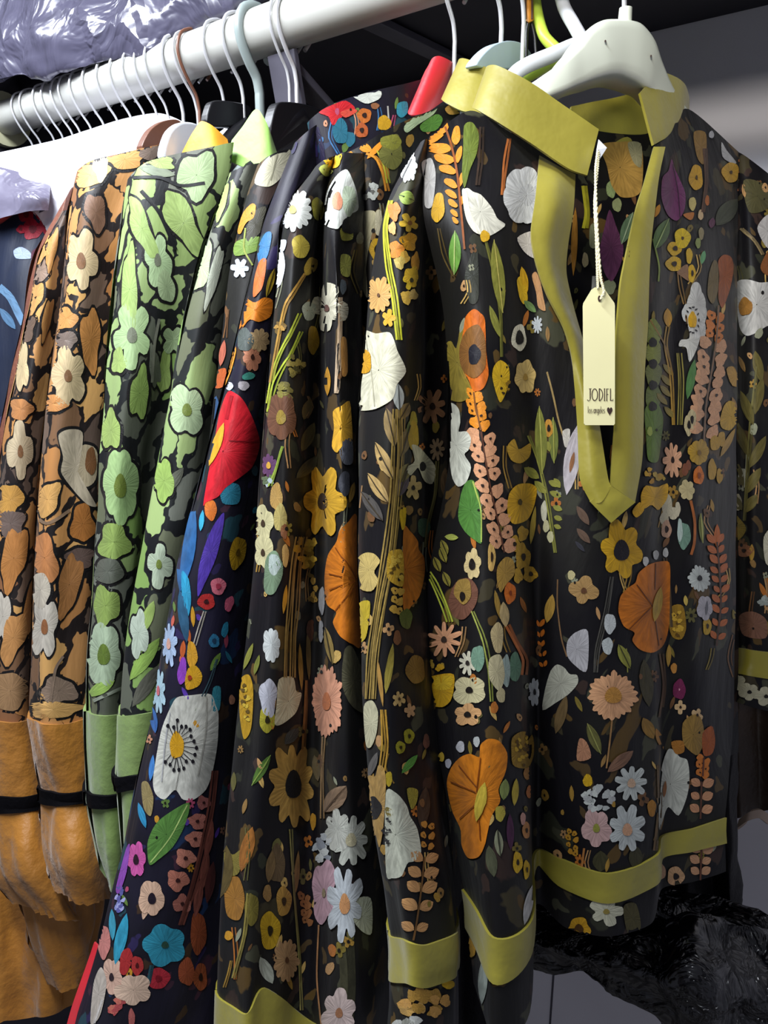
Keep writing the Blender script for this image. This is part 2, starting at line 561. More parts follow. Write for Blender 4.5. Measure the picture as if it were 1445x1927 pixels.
def leaf(S, x0, y0, x1, y1, w, col, layer=0, vein=None):
    d = np.array([x1 - x0, y1 - y0], float); L = np.linalg.norm(d); d /= L
    nn = np.array([-d[1], d[0]])
    t = np.linspace(0, 1, 9)
    ww = w / 2 * np.sin(np.pi * t) ** 0.75
    c = np.array([x0, y0]) + d * (t * L)[:, None]
    m = 3 if w < 16 else 5
    f = np.linspace(-1, 1, m)
    P = c[:, None, :] + nn[None, None, :] * (ww[:, None] * f[None, :])[..., None]
    S.add_grid(P, lin(col), layer)
    if vein:
        S.ribbon([(x0, y0), (x1, y1)], 2.2, lin(vein), layer + 1.5)

def stem(S, pts, w, col, strands=1, spread=4, layer=0):
    for k in range(strands):
        o = (k - (strands - 1) / 2) * spread
        S.ribbon([(x + o + RND.uniform(-1.5, 1.5), y) for x, y in pts], w, lin(col) if k % 2 == 0 else tuple(c * 0.6 for c in lin(col)), layer, taper=False)

def sprig(S, pts, n, l0, l1, w, col, scol=None, ang=0.9, side=0, layer=0, centre=None):
    P = smooth_poly(pts, 40, closed=False)
    if scol: S.ribbon(pts, 3.2, lin(scol), layer + 1, taper=False)
    for i in range(n):
        f = (i + 0.5) / n
        p = P[int(f * 39)]
        q = P[min(39, int(f * 39) + 1)] - P[max(0, int(f * 39) - 1)]
        a = math.atan2(-q[1], -q[0])
        l = l0 + (l1 - l0) * f
        for s in (-1, 1):
            if side and s != side: continue
            b = a + s * (ang + RND.uniform(-0.12, 0.12))
            ll = l * RND.uniform(0.85, 1.1)
            e = p + np.array([math.cos(b), math.sin(b)]) * ll
            st = p + np.array([math.cos(b), math.sin(b)]) * 2.5
            leaf(S, st[0], st[1], e[0], e[1], w * ll / max(l0, l1), col, layer)
            if centre:
                m = (st + e) / 2
                blob(S, m[0], m[1], 2.4, 2.4, centre, layer=layer + 1.5)

def berries(S, pts, n, r, col, scol=None, gap=1.0, centre='#2a1812', layer=0, asp=1.25):
    P = smooth_poly(pts, 60, closed=False)
    if scol: S.ribbon(pts, 3.0, lin(scol), layer + 1, taper=False)
    for i in range(n):
        p = P[int((i + 0.5) / n * 59)]
        for s in (-1, 1):
            x = p[0] + s * r * gap * 1.15 + RND.uniform(-2, 2); y = p[1] + s * r * 0.35 + RND.uniform(-2, 2)
            blob(S, x, y, r * RND.uniform(.8, 1), r * asp * RND.uniform(.8, 1.05), col, rot=s * 0.5, ccol=centre if RND.random() < .6 else None, cr=0.22, layer=layer, rough=.1)

def cluster(S, cx, cy, rx, ry, n, r, cols, layer=0):
    for i in range(n):
        a = RND.uniform(0, 6.28); f = math.sqrt(RND.random())
        blob(S, cx + rx * f * math.cos(a), cy + ry * f * math.sin(a), r * RND.uniform(.6, 1.2), r * RND.uniform(.7, 1.4), RND.choice(cols), rot=RND.uniform(0, 3), layer=layer, rough=.12)

def filler(S, n, box, cols, seed, sizes=(5, 13)):
    """small leaves, buds and stems between the large motifs"""
    r = random.Random(seed)
    x0, y0, x1, y1 = box
    for i in range(n):
        x, y = r.uniform(x0, x1), r.uniform(y0, y1)
        t = r.random(); c = r.choice(cols)
        s = r.uniform(*sizes)
        if t < 0.35:
            blob(S, x, y, s * .8, s * 1.3, c, rot=r.uniform(-.5, .5), ccol='#1a1410' if r.random() < .4 else None, cr=.25, layer=-0.6)
        elif t < 0.7:
            a = r.uniform(-.5, .5) + math.pi / 2
            leaf(S, x, y, x + math.cos(a) * s * 4, y + math.sin(a) * s * 4, s * 1.1, c, layer=-0.8)
        elif t < 0.85:
            stem(S, [(x, y), (x + r.uniform(-8, 8), y + s * 5), (x + r.uniform(-14, 14), y + s * 10)], 2.4, c, strands=2, spread=5, layer=-1)
        else:
            flower(S, x, y, s * 1.3, s * 1.7, r.choice((4, 5, 7)), c, cr=.25, layer=-0.7)

# --- solid helpers
def tube_mesh(paths_radii, seg=8):
    """paths: list of (points Nx3, radius scalar or list); returns verts, faces"""
    V, F = [], []
    for pts, rad in paths_radii:
        P = np.asarray(pts, float); n = len(P)
        R = np.full(n, rad) if np.isscalar(rad) else np.asarray(rad, float)
        T = np.gradient(P, axis=0); T /= np.maximum(np.linalg.norm(T, axis=1), 1e-9)[:, None]
        ref = np.array([0, 0, 1.0]) if abs(T[0][2]) < 0.9 else np.array([1.0, 0, 0])
        a = np.cross(T[0], ref); a /= np.linalg.norm(a)
        b0 = len(V)
        for i in range(n):
            a = a - T[i] * (a @ T[i]); a /= np.linalg.norm(a)
            b = np.cross(T[i], a)
            for s in range(seg):
                th = 2 * math.pi * s / seg
                V.append(P[i] + (a * math.cos(th) + b * math.sin(th)) * R[i])
        for i in range(n - 1):
            for s in range(seg):
                s2 = (s + 1) % seg
                F.append([b0 + i * seg + s, b0 + i * seg + s2, b0 + (i + 1) * seg + s2, b0 + (i + 1) * seg + s])
        F.append([b0 + s for s in range(seg)][::-1])
        F.append([b0 + (n - 1) * seg + s for s in range(seg)])
    return V, F

def spl(pts, n):
    return smooth_poly(np.asarray(pts, float), n, closed=False)

def box_mesh(x0, x1, y0, y1, z0, z1):
    V = [(x, y, z) for x in (x0, x1) for y in (y0, y1) for z in (z0, z1)]
    F = [(0, 1, 3, 2), (4, 6, 7, 5), (0, 4, 5, 1), (2, 3, 7, 6), (0, 2, 6, 4), (1, 5, 7, 3)]
    return V, F

def bevel(o, w=0.002, seg=2):
    m = o.modifiers.new('bevel', 'BEVEL'); m.width = w; m.segments = seg; m.limit_method = 'ANGLE'
    return o

def slab(cols, thick, name, mat, parent, nu=6, nv=6, wr=0.0, seed=3, solid_dir=None):
    """a piece of doubled cloth (collar, placket): lofted front, thickness behind"""
    S = Sheet(cols, nu=nu, nv=nv, wr=wr, seed=seed)
    G = S.G; Nn = S.normals(G)
    s = 1 if ((CAM - G) * Nn).sum(axis=2).mean() > 0 else -1
    U, V, _ = G.shape
    back = G - Nn * (s * thick)
    verts = np.concatenate([G.reshape(-1, 3), back.reshape(-1, 3)])
    idx = np.arange(U * V).reshape(U, V); n = U * V
    F = []
    for i in range(U - 1):
        for j in range(V - 1):
            q = [idx[i, j], idx[i, j + 1], idx[i + 1, j + 1], idx[i + 1, j]]
            F.append(q); F.append([x + n for x in q[::-1]])
    per = [idx[i, 0] for i in range(U)] + [idx[U - 1, j] for j in range(1, V)] + [idx[i, V - 1] for i in range(U - 2, -1, -1)] + [idx[0, j] for j in range(V - 2, 0, -1)]
    for k in range(len(per)):
        a, b = per[k], per[(k + 1) % len(per)]
        F.append([a, b, b + n, a + n])
    return mesh_obj(name, verts, F, mat, parent)

def seam(S, name, mat, parent):
    pass

# ------------------------------------------------------------------ materials
M_WALL = plain('wall_paint', '#dedbe0', 0.75, var=0.05, scale=6, bump=0.15, bscale=60)
M_SHELF = plain('dark_shelf', '#1c1a24', 0.7, var=0.15, scale=8)
M_FLOOR = plain('floor_vinyl', '#6e6a68', 0.6, var=0.12, scale=9)
M_RAIL = plain('rail_enamel', '#b4b4ae', 0.38, var=0.05, scale=12)
M_IRON = plain('bracket_grey', '#4a4853', 0.5, var=0.1)
M_OLIVE = plain('olive_satin', '#90862a', 0.45, var=0.14, scale=14, bump=0.55, bscale=28, sheen=0.2, spec=0.45)
M_RED = plain('red_satin', '#cf1f2c', 0.45, var=0.08, scale=18, bump=0.2, bscale=60, sheen=0.2)
M_LIME = plain('lime_satin', '#9ac862', 0.5, var=0.08, scale=18, bump=0.2, bscale=60, sheen=0.2)
M_GREENCUFF = plain('green_cuff', '#7d9452', 0.5, var=0.12, scale=18, bump=0.35, bscale=70, sheen=0.2)
M_AMBER = plain('amber_cloth', '#a86e22', 0.5, var=0.2, scale=16, bump=0.7, bscale=60, sheen=0.2)
M_AMBERCOLLAR = plain('amber_collar', '#f0a82e', 0.5, var=0.08, scale=18, bump=0.2, bscale=60)
M_BLACKBAND = plain('black_ribbon', '#08070b', 0.8, var=0.1, scale=40, bump=0.2, spec=0.1)
M_WHITEP = plain('white_plastic', '#dfe4d3', 0.32, var=0.03, scale=20, coat=0.2)
M_WHITEP2 = plain('cool_white_plastic', '#dcdfe6', 0.32, var=0.03, scale=20)
M_BLUEP = plain('pale_blue_plastic', '#a9bac6', 0.4, var=0.04)
M_LIMEP = plain('lime_plastic', '#b9d24a', 0.35, var=0.04)
M_GREYP = plain('grey_green_plastic', '#8f9a98', 0.38, var=0.05)
M_BLACKP = plain('black_plastic', '#0e0d12', 0.4, var=0.1)
M_BROWNP = plain('brown_plastic', '#6e4634', 0.4, var=0.08)
M_WIRE = plain('steel_wire', '#cfcfd2', 0.3, metal=0.35, var=0.05)
M_CARD = plain('cream_card', '#efe9b4', 0.7, var=0.03, scale=30)
M_INKD = plain('dark_print', '#3a2620', 0.7, var=0.05)
M_CORD = plain('cream_cord', '#d9d3ae', 0.8, var=0.08, scale=300)
M_LEATHER = plain('orange_leather', '#c9842c', 0.5, var=0.12, scale=60, bump=0.3)

FLORAL = print_cloth('black_floral_print', '#0f0d11', '#1c1b17',
                     spots=('#3a3423', '#2c2d22', '#4a3a22', '#332621', '#3f3f30', '#54401f'), spot_scale=24)
NAVY = print_cloth('multicolour_floral_print', '#14121c', '#1d1a2c',
                   spots=('#3a2230', '#1d3050', '#3a2a1e', '#2a2348', '#20404a'), spot_scale=26)
GREENP = print_cloth('green_floral_print', '#17181a', '#202322',
                     camo=('#8ea464', '#7d9a54', '#5c5f52', '#9bb071', '#62664f', '#6f7266', '#8fa46a', '#53564a'), streak=.82)
ORANGEP = print_cloth('orange_floral_print', '#1d1818', '#2a2220',
                      camo=('#c08a50', '#b27c48', '#6e5a4c', '#c99a5c', '#8c6040', '#5c4c42', '#bb8852', '#7a5a40'), streak=.82)
ROSEP = print_cloth('navy_rose_print', '#1c2233', '#20283c', rough=.5)

# ------------------------------------------------------------------ the closet
RAIL_Z = 1.49 + 0.262
SHELF_Z = 1.49 + 0.306
YB = 0.36
XL = -1.10
v, f = box_mesh(XL - .05, 1.2, YB, YB + .05, 0, 2.5); tag(mesh_obj('wall_back', v, f, M_WALL, smooth=False), kind='structure')
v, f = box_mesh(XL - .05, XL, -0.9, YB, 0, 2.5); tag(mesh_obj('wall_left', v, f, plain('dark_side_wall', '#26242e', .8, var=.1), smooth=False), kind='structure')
v, f = box_mesh(XL - .05, 1.2, -2.2, YB + .05, -0.05, 0); tag(mesh_obj('floor', v, f, M_FLOOR, smooth=False), kind='structure')
v, f = box_mesh(XL, 1.2, 0.03, YB, SHELF_Z, SHELF_Z + .022)
sh = bevel(mesh_obj('closet_shelf', v, f, M_SHELF, smooth=False)); tag(sh, 'dark board shelf above the hanging rail', 'shelf')

rail = thing('hanging_rail', (XL, 0, RAIL_Z), 'thick pale grey enamelled tube rail that all the hangers hang from', 'rail')
v, f = tube_mesh([(np.array([[x, 0, RAIL_Z] for x in np.linspace(XL + .004, 1.15, 24)]), 0.0205)], 28)
mesh_obj('tube', v, f, M_RAIL, rail)
v, f = tube_mesh([(np.array([[XL + .001, 0, RAIL_Z], [XL + .012, 0, RAIL_Z], [XL + .0125, 0, RAIL_Z]]), [0.034, 0.034, 0.028])], 28)
mesh_obj('end_flange', v, f, plain('flange_cream', '#b9b796', .45), rail)

def flat_bar(name, a, b, w, t, mat, parent=None):
    a = np.array(a); b = np.array(b)
    d = b - a; d /= np.linalg.norm(d)
    x = np.array([1.0, 0, 0]); n = np.cross(d, x); n /= np.linalg.norm(n)
    V = []
    for p in (a, b):
        for sx in (-1, 1):
            for sn in (-1, 1):
                V.append(p + x * sx * w / 2 + n * sn * t / 2)
    F = [(0, 1, 3, 2), (4, 6, 7, 5), (0, 4, 5, 1), (2, 3, 7, 6), (0, 2, 6, 4), (1, 5, 7, 3)]
    return bevel(mesh_obj(name, V, F, mat, parent, smooth=False), 0.001)

bx = atY(530, 70, 0)[0]
br = thing('shelf_bracket', (bx, YB, RAIL_Z), 'grey steel bracket with diagonal brace holding the rail to the wall', 'bracket')
flat_bar('rail_saddle', (bx, 0.0, RAIL_Z - .022), (bx, 0.012, RAIL_Z - .075), .035, .006, M_IRON, br)
flat_bar('brace', (bx, 0.004, RAIL_Z - .03), (bx, YB - .004, RAIL_Z - .21), .022, .008, M_IRON, br)
flat_bar('arm', (bx, -0.02, SHELF_Z - .006), (bx, YB - .004, SHELF_Z - .006), .024, .008, M_IRON, br)
flat_bar('wall_leg', (bx, YB - .006, SHELF_Z - .01), (bx, YB - .006, RAIL_Z - .24), .024, .008, M_IRON, br)

W_, CR_, TN_, PK_ = '#e2e2d6', '#d8cd98', '#b08a4e', '#d39a72'
YL_, YB_, OR_, OB_ = '#c79a1f', '#e0b526', '#c4701c', '#dd8a26'
GR_, OL_, SG_, BR_ = '#4f7d38', '#77742e', '#8f9c90', '#6d4c32'
PB_ = '#c58a62'
FILL = ['#7a6a2c', '#a07c34', '#8a6a3c', '#5f5a30', '#b48a5a', '#c2a05a', '#6b4a2c', '#8d8f76', '#b06a2a']
FILLC = ['#2f7f96', '#c05a4a', '#b04a6a', '#5a3aa0', '#c8902c', '#3d6fa0', '#c58a6a', '#5f7a3a']

# ================================================================== blouse A (front)
A_ORG = at(1140, 200, .5)
A = thing('floral_blouse', A_ORG, 'nearest black floral blouse with olive band collar and cream swing tag', 'blouse', 'hanging printed blouses')

a_cols = [
 [(806,258,.440),(796,400,.437),(834,600,.45),(845,850,.455),(803,1100,.455),(822,1400,.458),(874,1672,.452),(880,1745,.451),(893,1850,.45)],
 [(885,208,.446),(866,420,.428),(892,600,.427),(900,850,.423),(905,1100,.418),(910,1400,.414),(930,1762,.413),(930,1850,.412),(930,1970,.411)],
 [(958,248,.455),(940,425,.432),(952,605,.432),(962,850,.432),(975,1100,.432),(985,1400,.431),(996,1728,.427),(996,1792,.426),(996,1905,.426)],
 [(1010,283,.462),(988,432,.442),(998,608,.446),(1002,852,.452),(1006,1100,.462),(1008,1400,.475),(1007,1602,.482),(1007,1630,.482),(1007,1705,.482)],
 [(1050,305,.466),(1040,438,.446),(1046,612,.447),(1046,855,.452),(1044,1102,.457),(1050,1402,.466),(1058,1614,.475),(1058,1668,.475),(1066,1745,.475)],
 [(1130,335,.476),(1130,445,.460),(1130,618,.455),(1130,860,.452),(1132,1106,.452),(1136,1406,.456),(1142,1642,.463),(1142,1698,.463),(1144,1762,.463)],
 [(1235,272,.515),(1235,440,.497),(1230,610,.487),(1225,850,.479),(1226,1100,.475),(1232,1400,.474),(1236,1610,.477),(1236,1664,.477),(1229,1738,.477)],
 [(1262,250,.54),(1272,430,.53),(1266,600,.52),(1256,845,.507),(1250,1090,.502),(1246,1390,.5),(1243,1572,.496),(1243,1613,.496),(1243,1672,.496)],
 [(1295,205,.57),(1322,425,.56),(1317,595,.54),(1312,840,.522),(1310,1085,.51),(1310,1385,.505),(1302,1557,.504),(1302,1600,.504),(1302,1660,.504)],
 [(1392,288,.64),(1390,420,.625),(1385,590,.60),(1385,835,.575),(1385,1080,.552),(1380,1380,.532),(1364,1538,.513),(1364,1585,.513),(1366,1640,.513)],
]
SLIT = [(1062,322),(1090,312),(1135,235),(1232,262),(1226,310),(1210,370),(1194,425),(1180,500),(1166,600),(1158,700),(1154,905),(1146,912),(1130,850),(1104,760),(1084,690),(1062,615),(1042,570),(1034,520),(1034,450),(1048,380)]
SA = Sheet(a_cols, nu=9, nv=14, back=0.0, wr=0.0007, wf=2.0, seed=2).build_base(cut=SLIT)

def motifs_A(S):
    # shoulder fern
    for x, y, rx, ry, r in [(812,262,22,8,-.35),(824,280,25,10,.05),(836,300,20,9,.2),(842,320,17,8,.3),(848,346,14,7,.55),(849,366,13,6,.6),(852,384,11,5.5,.7),(855,402,9,4.5,.8),(857,416,8,4,.9),(833,242,13,9,-.9),(858,256,8,18,.1),(863,292,5.5,16,.25),(867,340,4,14,.2),(868,380,3.5,10,.2)]:
        blob(S, x, y, rx, ry, OB_, rot=r, rough=.05)
    stem(S, [(838,240),(850,280),(860,330),(867,390),(874,470)], 4, '#8a4a1c', layer=1)
    poly(S, [(873,238),(888,232),(900,255),(896,290),(884,320),(874,355),(869,330),(871,285)], '#66742e')
    blob(S, 825, 392, 12, 28, YL_, rot=.1)
    poly(S, [(800,306),(812,300),(820,330),(814,388),(800,388),(799,345)], '#bfbdb9')
    poly(S, [(870,360),(880,355),(890,362),(905,368),(925,392),(935,412),(950,424),(930,440),(912,446),(892,436),(878,412),(872,385)], '#d9d6c4', shade=.1)
    poly(S, [(869,360),(878,362),(885,400),(905,440),(890,436),(876,410)], '#ece9d2', layer=1)
    blob(S, 911, 446, 9, 11, YL_, layer=2)
    stem(S, [(913,452),(930,520),(940,590),(943,672)], 3, '#6b6a2c', strands=2, spread=3)
    leaf(S, 928, 452, 944, 590, 24, '#7d7c34', vein='#c4b860')
    leaf(S, 920, 575, 940, 636, 13, '#7f7f36')
    flower(S, 987, 372, 42, 56, 7, '#c6c6c2', ccol=None, dep=.08)
    blob(S, 990, 368, 15, 20, '#b4b4b2', layer=1)
    poly(S, [(972,448),(1000,436),(1008,455),(1006,486),(985,474)], '#c9c1b4')
    stem(S, [(957,262),(951,300),(946,345),(944,368)], 4, '#a8602c', strands=2, spread=4)
    stem(S, [(905,240),(903,300),(898,350)], 4, '#3a2c22', strands=2, spread=5)
    leaf(S, 857, 435, 857, 517, 22, '#5f8a3a', vein='#b6cc7a')
    stem(S, [(826,430),(838,480),(855,520)], 2.5, '#5a4a26', strands=2)
    poly(S, [(875,520),(890,470),(898,470),(900,560),(885,570)], '#33352d', layer=-.5)
    leaf(S, 980, 502, 990, 552, 15, YL_); poly(S, [(971,528),(980,522),(992,560),(984,573),(976,560)], YB_)
    poly(S, [(1000,520),(1008,512),(1016,530),(1022,560),(1026,585),(1012,578),(1008,550)], '#b98a5c')
    leaf(S, 984, 566, 1008, 588, 14, '#66804a')
    flower(S, 1010, 612, 11, 18, 9, '#ccd2d2', ccol=None)
    poly(S, [(878,596),(892,582),(904,590),(912,604),(914,660),(918,706),(908,732),(892,736),(884,716),(872,690),(870,650),(874,620)], '#c9651c', shade=.15)
    poly(S, [(868,650),(880,622),(900,612),(912,640),(912,690),(895,712),(876,700),(868,680)], '#7d5428', layer=1)
    blob(S, 894, 668, 10, 19, '#1b1a22', layer=2.5)
    poly(S, [(840,650),(850,642),(860,655),(868,612),(876,625),(872,690),(890,738),(870,756),(846,748),(842,700)], '#8b7a30', layer=-.4)
    blob(S, 975, 636, 14, 25, '#e2dcc0', ccol='#1a1614', cr=.55)
    flower(S, 986, 710, 21, 33, 6, '#cdb06c', ccol='#a8863e', cr=.2, dep=.15, sharp=2)
    poly(S, [(928,690),(940,678),(955,690),(957,715),(950,740),(940,758),(932,740),(925,710)], YB_); cluster(S, 950,730,9,14,7,3,['#3a2a12','#8a6a1c'], layer=1.5)
    # orange buds turning to a peach spray
    berries(S, [(893,738),(897,770),(905,810)], 4, 9, OB_, '#7a4a20', gap=.7)
    berries(S, [(905,812),(912,860),(922,920),(935,980),(947,1040)], 9, 12, PK_, '#5a3626', gap=.95)
    poly(S, [(845,764),(856,760),(866,772),(868,795),(864,812),(880,812),(888,826),(884,846),(876,856),(888,878),(880,906),(864,916),(852,896),(846,840)], '#dfe0cf', centre=(860,838))
    poly(S, [(952,842),(966,826),(974,846),(996,834),(995,858),(978,872),(960,866)], '#b8902e')
    leaf(S, 1014, 764, 1020, 892, 24, '#7c7f36', vein='#b4b25a'); leaf(S, 1040, 785, 1042, 872, 18, '#6c7436', vein='#a8a850')
    stem(S, [(994,820),(1012,870),(1030,940),(1046,1040)], 3, '#8a8a3c', strands=2, spread=3)
    for x, y, x2, y2, w in [(984,880,1014,900,18),(1004,905,1028,928,16),(1034,850,1030,830,10),(1042,900,1054,918,12),(1032,905,1052,915,12),(1034,925,1056,935,12),(1040,952,1058,960,11),(1042,972,1058,978,10),(1042,988,1056,994,9)]:
        leaf(S, x, y, x2, y2, w, '#8b8a3a')
    stem(S, [(1030,700),(1038,740),(1050,790),(1062,830)], 3.4, '#9a8252', layer=-.5)
    blob(S, 1032, 806, 8, 17, '#c08a34', ccol='#1a1410', cr=.4)
    leaf(S, 1086, 800, 1066, 932, 30, '#c4bcc0'); leaf(S, 1080, 850, 1072, 890, 8, '#8a5c3a', layer=1)
    poly(S, [(1058,812),(1072,808),(1070,838),(1062,840)], '#cfc9be')
    blob(S, 1024, 962, 6, 20, '#d8d6bc'); blob(S, 1028, 990, 6, 12, '#cfca9c'); blob(S, 1036, 1010, 6, 11, '#cfca9c')
    poly(S, [(878,908),(892,904),(900,925),(906,960),(907,1020),(894,1016),(876,1000),(864,975),(868,935)], '#4f7f38', shade=.1)
    stem(S, [(893,906),(904,960),(907,1020)], 2.4, '#b8cc60', layer=1)
    poly(S, [(956,930),(972,912),(996,910),(1009,920),(1004,950),(990,978),(964,986),(953,965)], '#d0a022', shade=.12); blob(S, 975,945,4,6,'#4a3a10',layer=2)
    leaf(S, 1006, 952, 996, 1024, 11, '#a8903a')
    for x, y, rx, ry in [(982,1004,10,14),(966,1024,12,15),(982,1048,14,24),(996,1080,14,15),(973,1084,8,14)]:
        blob(S, x, y, rx, ry, '#b88f2a', ccol='#2a1c0c' if ry > 14 else None, cr=.3, rough=.12)
    poly(S, [(935,1065),(950,1048),(964,1055),(966,1080),(950,1100),(940,1115),(933,1090)], '#a8843a')
    blob(S, 924, 1048, 7, 28, '#c8a25a', ccol='#2a1a10', cr=.35)
    blob(S, 958, 1116, 11, 20, '#cf6c20', ccol='#8a3a10', cr=.25)
    leaf(S, 930, 1110, 940, 1165, 10, '#9a7a34'); leaf(S, 945, 1132, 950, 1180, 18, '#cdb27a')
    flower(S, 890, 1062, 17, 32, 6, '#d6c088', ccol='#17120f', cr=.34, dep=.2)
    # sketchy flowers at the side fold
    stem(S, [(806,1076),(820,1100),(838,1140),(848,1170)], 3, '#a6b03c', strands=3, spread=5)
    for x, y in [(835,1045),(824,1062),(842,1090),(838,1030)]:
        leaf(S, x - 6, y - 14, x + 6, y + 14, 14, '#7c7430', vein='#2a2614')
    leaf(S, 838, 1010, 864, 1012, 12, '#98a04a')
    poly(S, [(845,1130),(860,1095),(885,1088),(900,1110),(895,1140),(875,1165),(855,1160)], '#6a4636', layer=-.2); blob(S, 873,1112,16,24,'#8f7338',layer=1); blob(S, 873,1122,5,9,'#1a1210',layer=2.5)
    flower(S, 838, 1203, 34, 37, 10, PK_, ccol='#3a2a20', cr=.16, dep=.55, sharp=3)
    flower(S, 882, 1247, 18, 23, 9, '#d6d2b8', ccol='#2a2420', cr=.2, dep=.5)
    cluster(S, 818, 1255, 16, 14, 8, 5, [YL_, '#a88a34'])
    poly(S, [(805,1278),(822,1270),(855,1268),(856,1295),(850,1318),(835,1330),(814,1326),(806,1302)], '#c79a1e', shade=.1); poly(S, [(812,1276),(852,1272),(848,1296),(818,1296)], '#e0b92c', layer=1)
    flower(S, 885, 1298, 34, 30, 4, '#cfc598', ccol='#1c1612', cr=.2, dep=.2); flower(S, 882, 1344, 26, 22, 5, '#c89a68', ccol='#1a1410', cr=.25, dep=.25)
    poly(S, [(922,1190),(935,1170),(945,1185),(942,1225),(930,1225)], '#cdb886'); poly(S, [(920,1240),(940,1232),(948,1270),(938,1300),(920,1276)], '#d2c79c'); blob(S, 941, 1308, 8, 14, '#cdbf90')
    blob(S, 900, 1238, 12, 24, '#6f8f78'); blob(S, 968, 1255, 11, 28, '#56785e'); blob(S, 950, 1262, 9, 30, '#93a39a')
    stem(S, [(890,1150),(910,1200),(920,1250),(925,1320)], 2.6, '#98a04a', strands=2)
    stem(S, [(952,1175),(968,1205),(985,1240),(984,1270)], 5, '#b0622a', strands=2, spread=6)
    sprig(S, [(1016,1175),(1020,1220),(1026,1265)], 5, 18, 14, 8, '#b8661f', ang=.5)
    flower(S, 1003, 1302, 13, 30, 7, '#c8cccc', ccol='#17171a', cr=.2, dep=.25)
    poly(S, [(1022,1336),(1026,1300),(1036,1264),(1048,1250),(1062,1256),(1072,1268),(1086,1270),(1087,1286),(1070,1306),(1046,1322)], '#bdbdaa', shade=.15)
    poly(S, [(1106,1188),(1084,1189),(1068,1206),(1067,1232),(1080,1250),(1104,1262)], '#a8a6a8', shade=.1)
    leaf(S, 1066, 1308, 1046, 1380, 20, '#6a5636'); leaf(S, 1040, 1058+60, 1030, 1172, 18, '#a8843a')
    stem(S, [(1050,1090),(1048,1140),(1058,1200),(1066,1235)], 2.6, '#7a5c3c')
    flower(S, 1098, 1111, 27, 28, 4, '#a2804e', ccol='#5a3a22', cr=.2, dep=.3, sharp=3)
    blob(S, 1075, 1082, 7, 9, '#c9bd8a'); blob(S, 1146, 1173, 11, 19, '#cfd4d2'); blob(S, 1142, 1215, 10, 16, '#c4cbc8')
    leaf(S, 1085, 952, 1108, 988, 15, '#5e4a3c'); leaf(S, 1085, 994, 1110, 1022, 14, '#5e4a3c'); leaf(S, 1082, 1018, 1100, 1038, 8, '#33333a')
    flower(S, 1167, 1036, 43, 58, 6, '#c4981f', ccol='#17121a', cr=.34, dep=.28, sharp=3, rot=.3)
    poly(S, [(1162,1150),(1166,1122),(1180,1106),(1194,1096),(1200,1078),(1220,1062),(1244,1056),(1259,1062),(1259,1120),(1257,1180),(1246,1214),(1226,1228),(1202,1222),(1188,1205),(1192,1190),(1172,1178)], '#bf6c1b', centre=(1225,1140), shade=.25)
    stem(S, [(1224,1140),(1196,1100)], 2, '#6a3408', layer=1.5); stem(S, [(1224,1142),(1180,1185)], 2, '#6a3408', layer=1.5); stem(S, [(1232,1060),(1230,1110)], 2, '#6a3408', layer=1.5); stem(S, [(1228,1160),(1236,1215)], 2, '#6a3408', layer=1.5)
    leaf(S, 1240, 1104, 1228, 1170, 17, '#b8942e', layer=2.5)
    flower(S, 1152, 1308, 46, 45, 22, '#cf9c72', ccol='#b3803a', cr=.34, dep=.1, sharp=2)
    stem(S, [(1150,1356),(1146,1400),(1141,1445)], 3, '#9a7448')
    leaf(S, 1162, 1212, 1184, 1258, 20, '#8a8a3c', vein='#3a3a18'); stem(S, [(1178,1220),(1180,1265)], 2, '#8a8a3c')
    stem(S, [(1150,1085),(1140,1150),(1125,1220),(1120,1265)], 2.6, '#4c4a44', strands=3, spread=4)
    stem(S, [(1250,1050),(1258,1110),(1262,1180)], 3, '#5a4a34', strands=2)
    # right of the placket
    poly(S, [(1204,934),(1213,914),(1234,917),(1255,910),(1254,936),(1246,950),(1236,960),(1224,950),(1208,958)], '#d6a524', shade=.1); poly(S, [(1188,962),(1202,945),(1210,960),(1196,974)], '#d6a524')
    cluster(S, 1232, 894, 20, 14, 10, 5, ['#cfa43a', '#b88a34', '#d8b850'])
    flower(S, 1264, 866, 19, 36, 9, '#cd9c7a', ccol='#2a1a16', cr=.18, dep=.4)
    blob(S, 1313, 895, 10, 17, '#cf701f', ccol='#8a4010', cr=.35); flower(S, 1313, 852, 20, 25, 7, '#b08c2c', ccol='#7a5c1c', cr=.2, dep=.1)
    for x, y, rx, ry in [(1344,834,10,14),(1356,826,7,14),(1338,884,8,20),(1352,896,6,14),(1288,884,6,12),(1294,876,5,10)]: blob(S, x, y, rx, ry, '#b08a30' if x > 1300 else '#7a4a34')
    leaf(S, 1382, 806, 1354, 860, 12, '#a8843a')
    flower(S, 1292, 922, 15, 19, 6, '#bcae80', ccol=None, dep=.2)
    for x, y, rx, ry in [(1254,952,10,22),(1248,976,9,12),(1266,966,10,12),(1274,958,5,14)]: blob(S, x, y, rx, ry, '#c9c1a6')
    blob(S, 1252, 996, 10, 17, '#b8937a', ccol='#2a1a1a', cr=.4); leaf(S, 1246, 1030, 1258, 1010, 10, '#7a5638')
    blob(S, 1286, 1008, 12, 25, '#6b8a78'); blob(S, 1278, 998, 5, 22, '#a8b8b0', layer=1)
    stem(S, [(1299,942),(1306,980),(1304,1020),(1298,1044)], 5, '#a8602c'); leaf(S, 1316, 966, 1320, 1022, 10, '#7a8040', vein='#b8b860')
    for x, y in [(1213,1056),(1232,1044),(1251,1040)]: blob(S, x, y, 5.5, 9, '#cfcfca')
    leaf(S, 1348, 986, 1348, 1032, 12, '#b8601e')
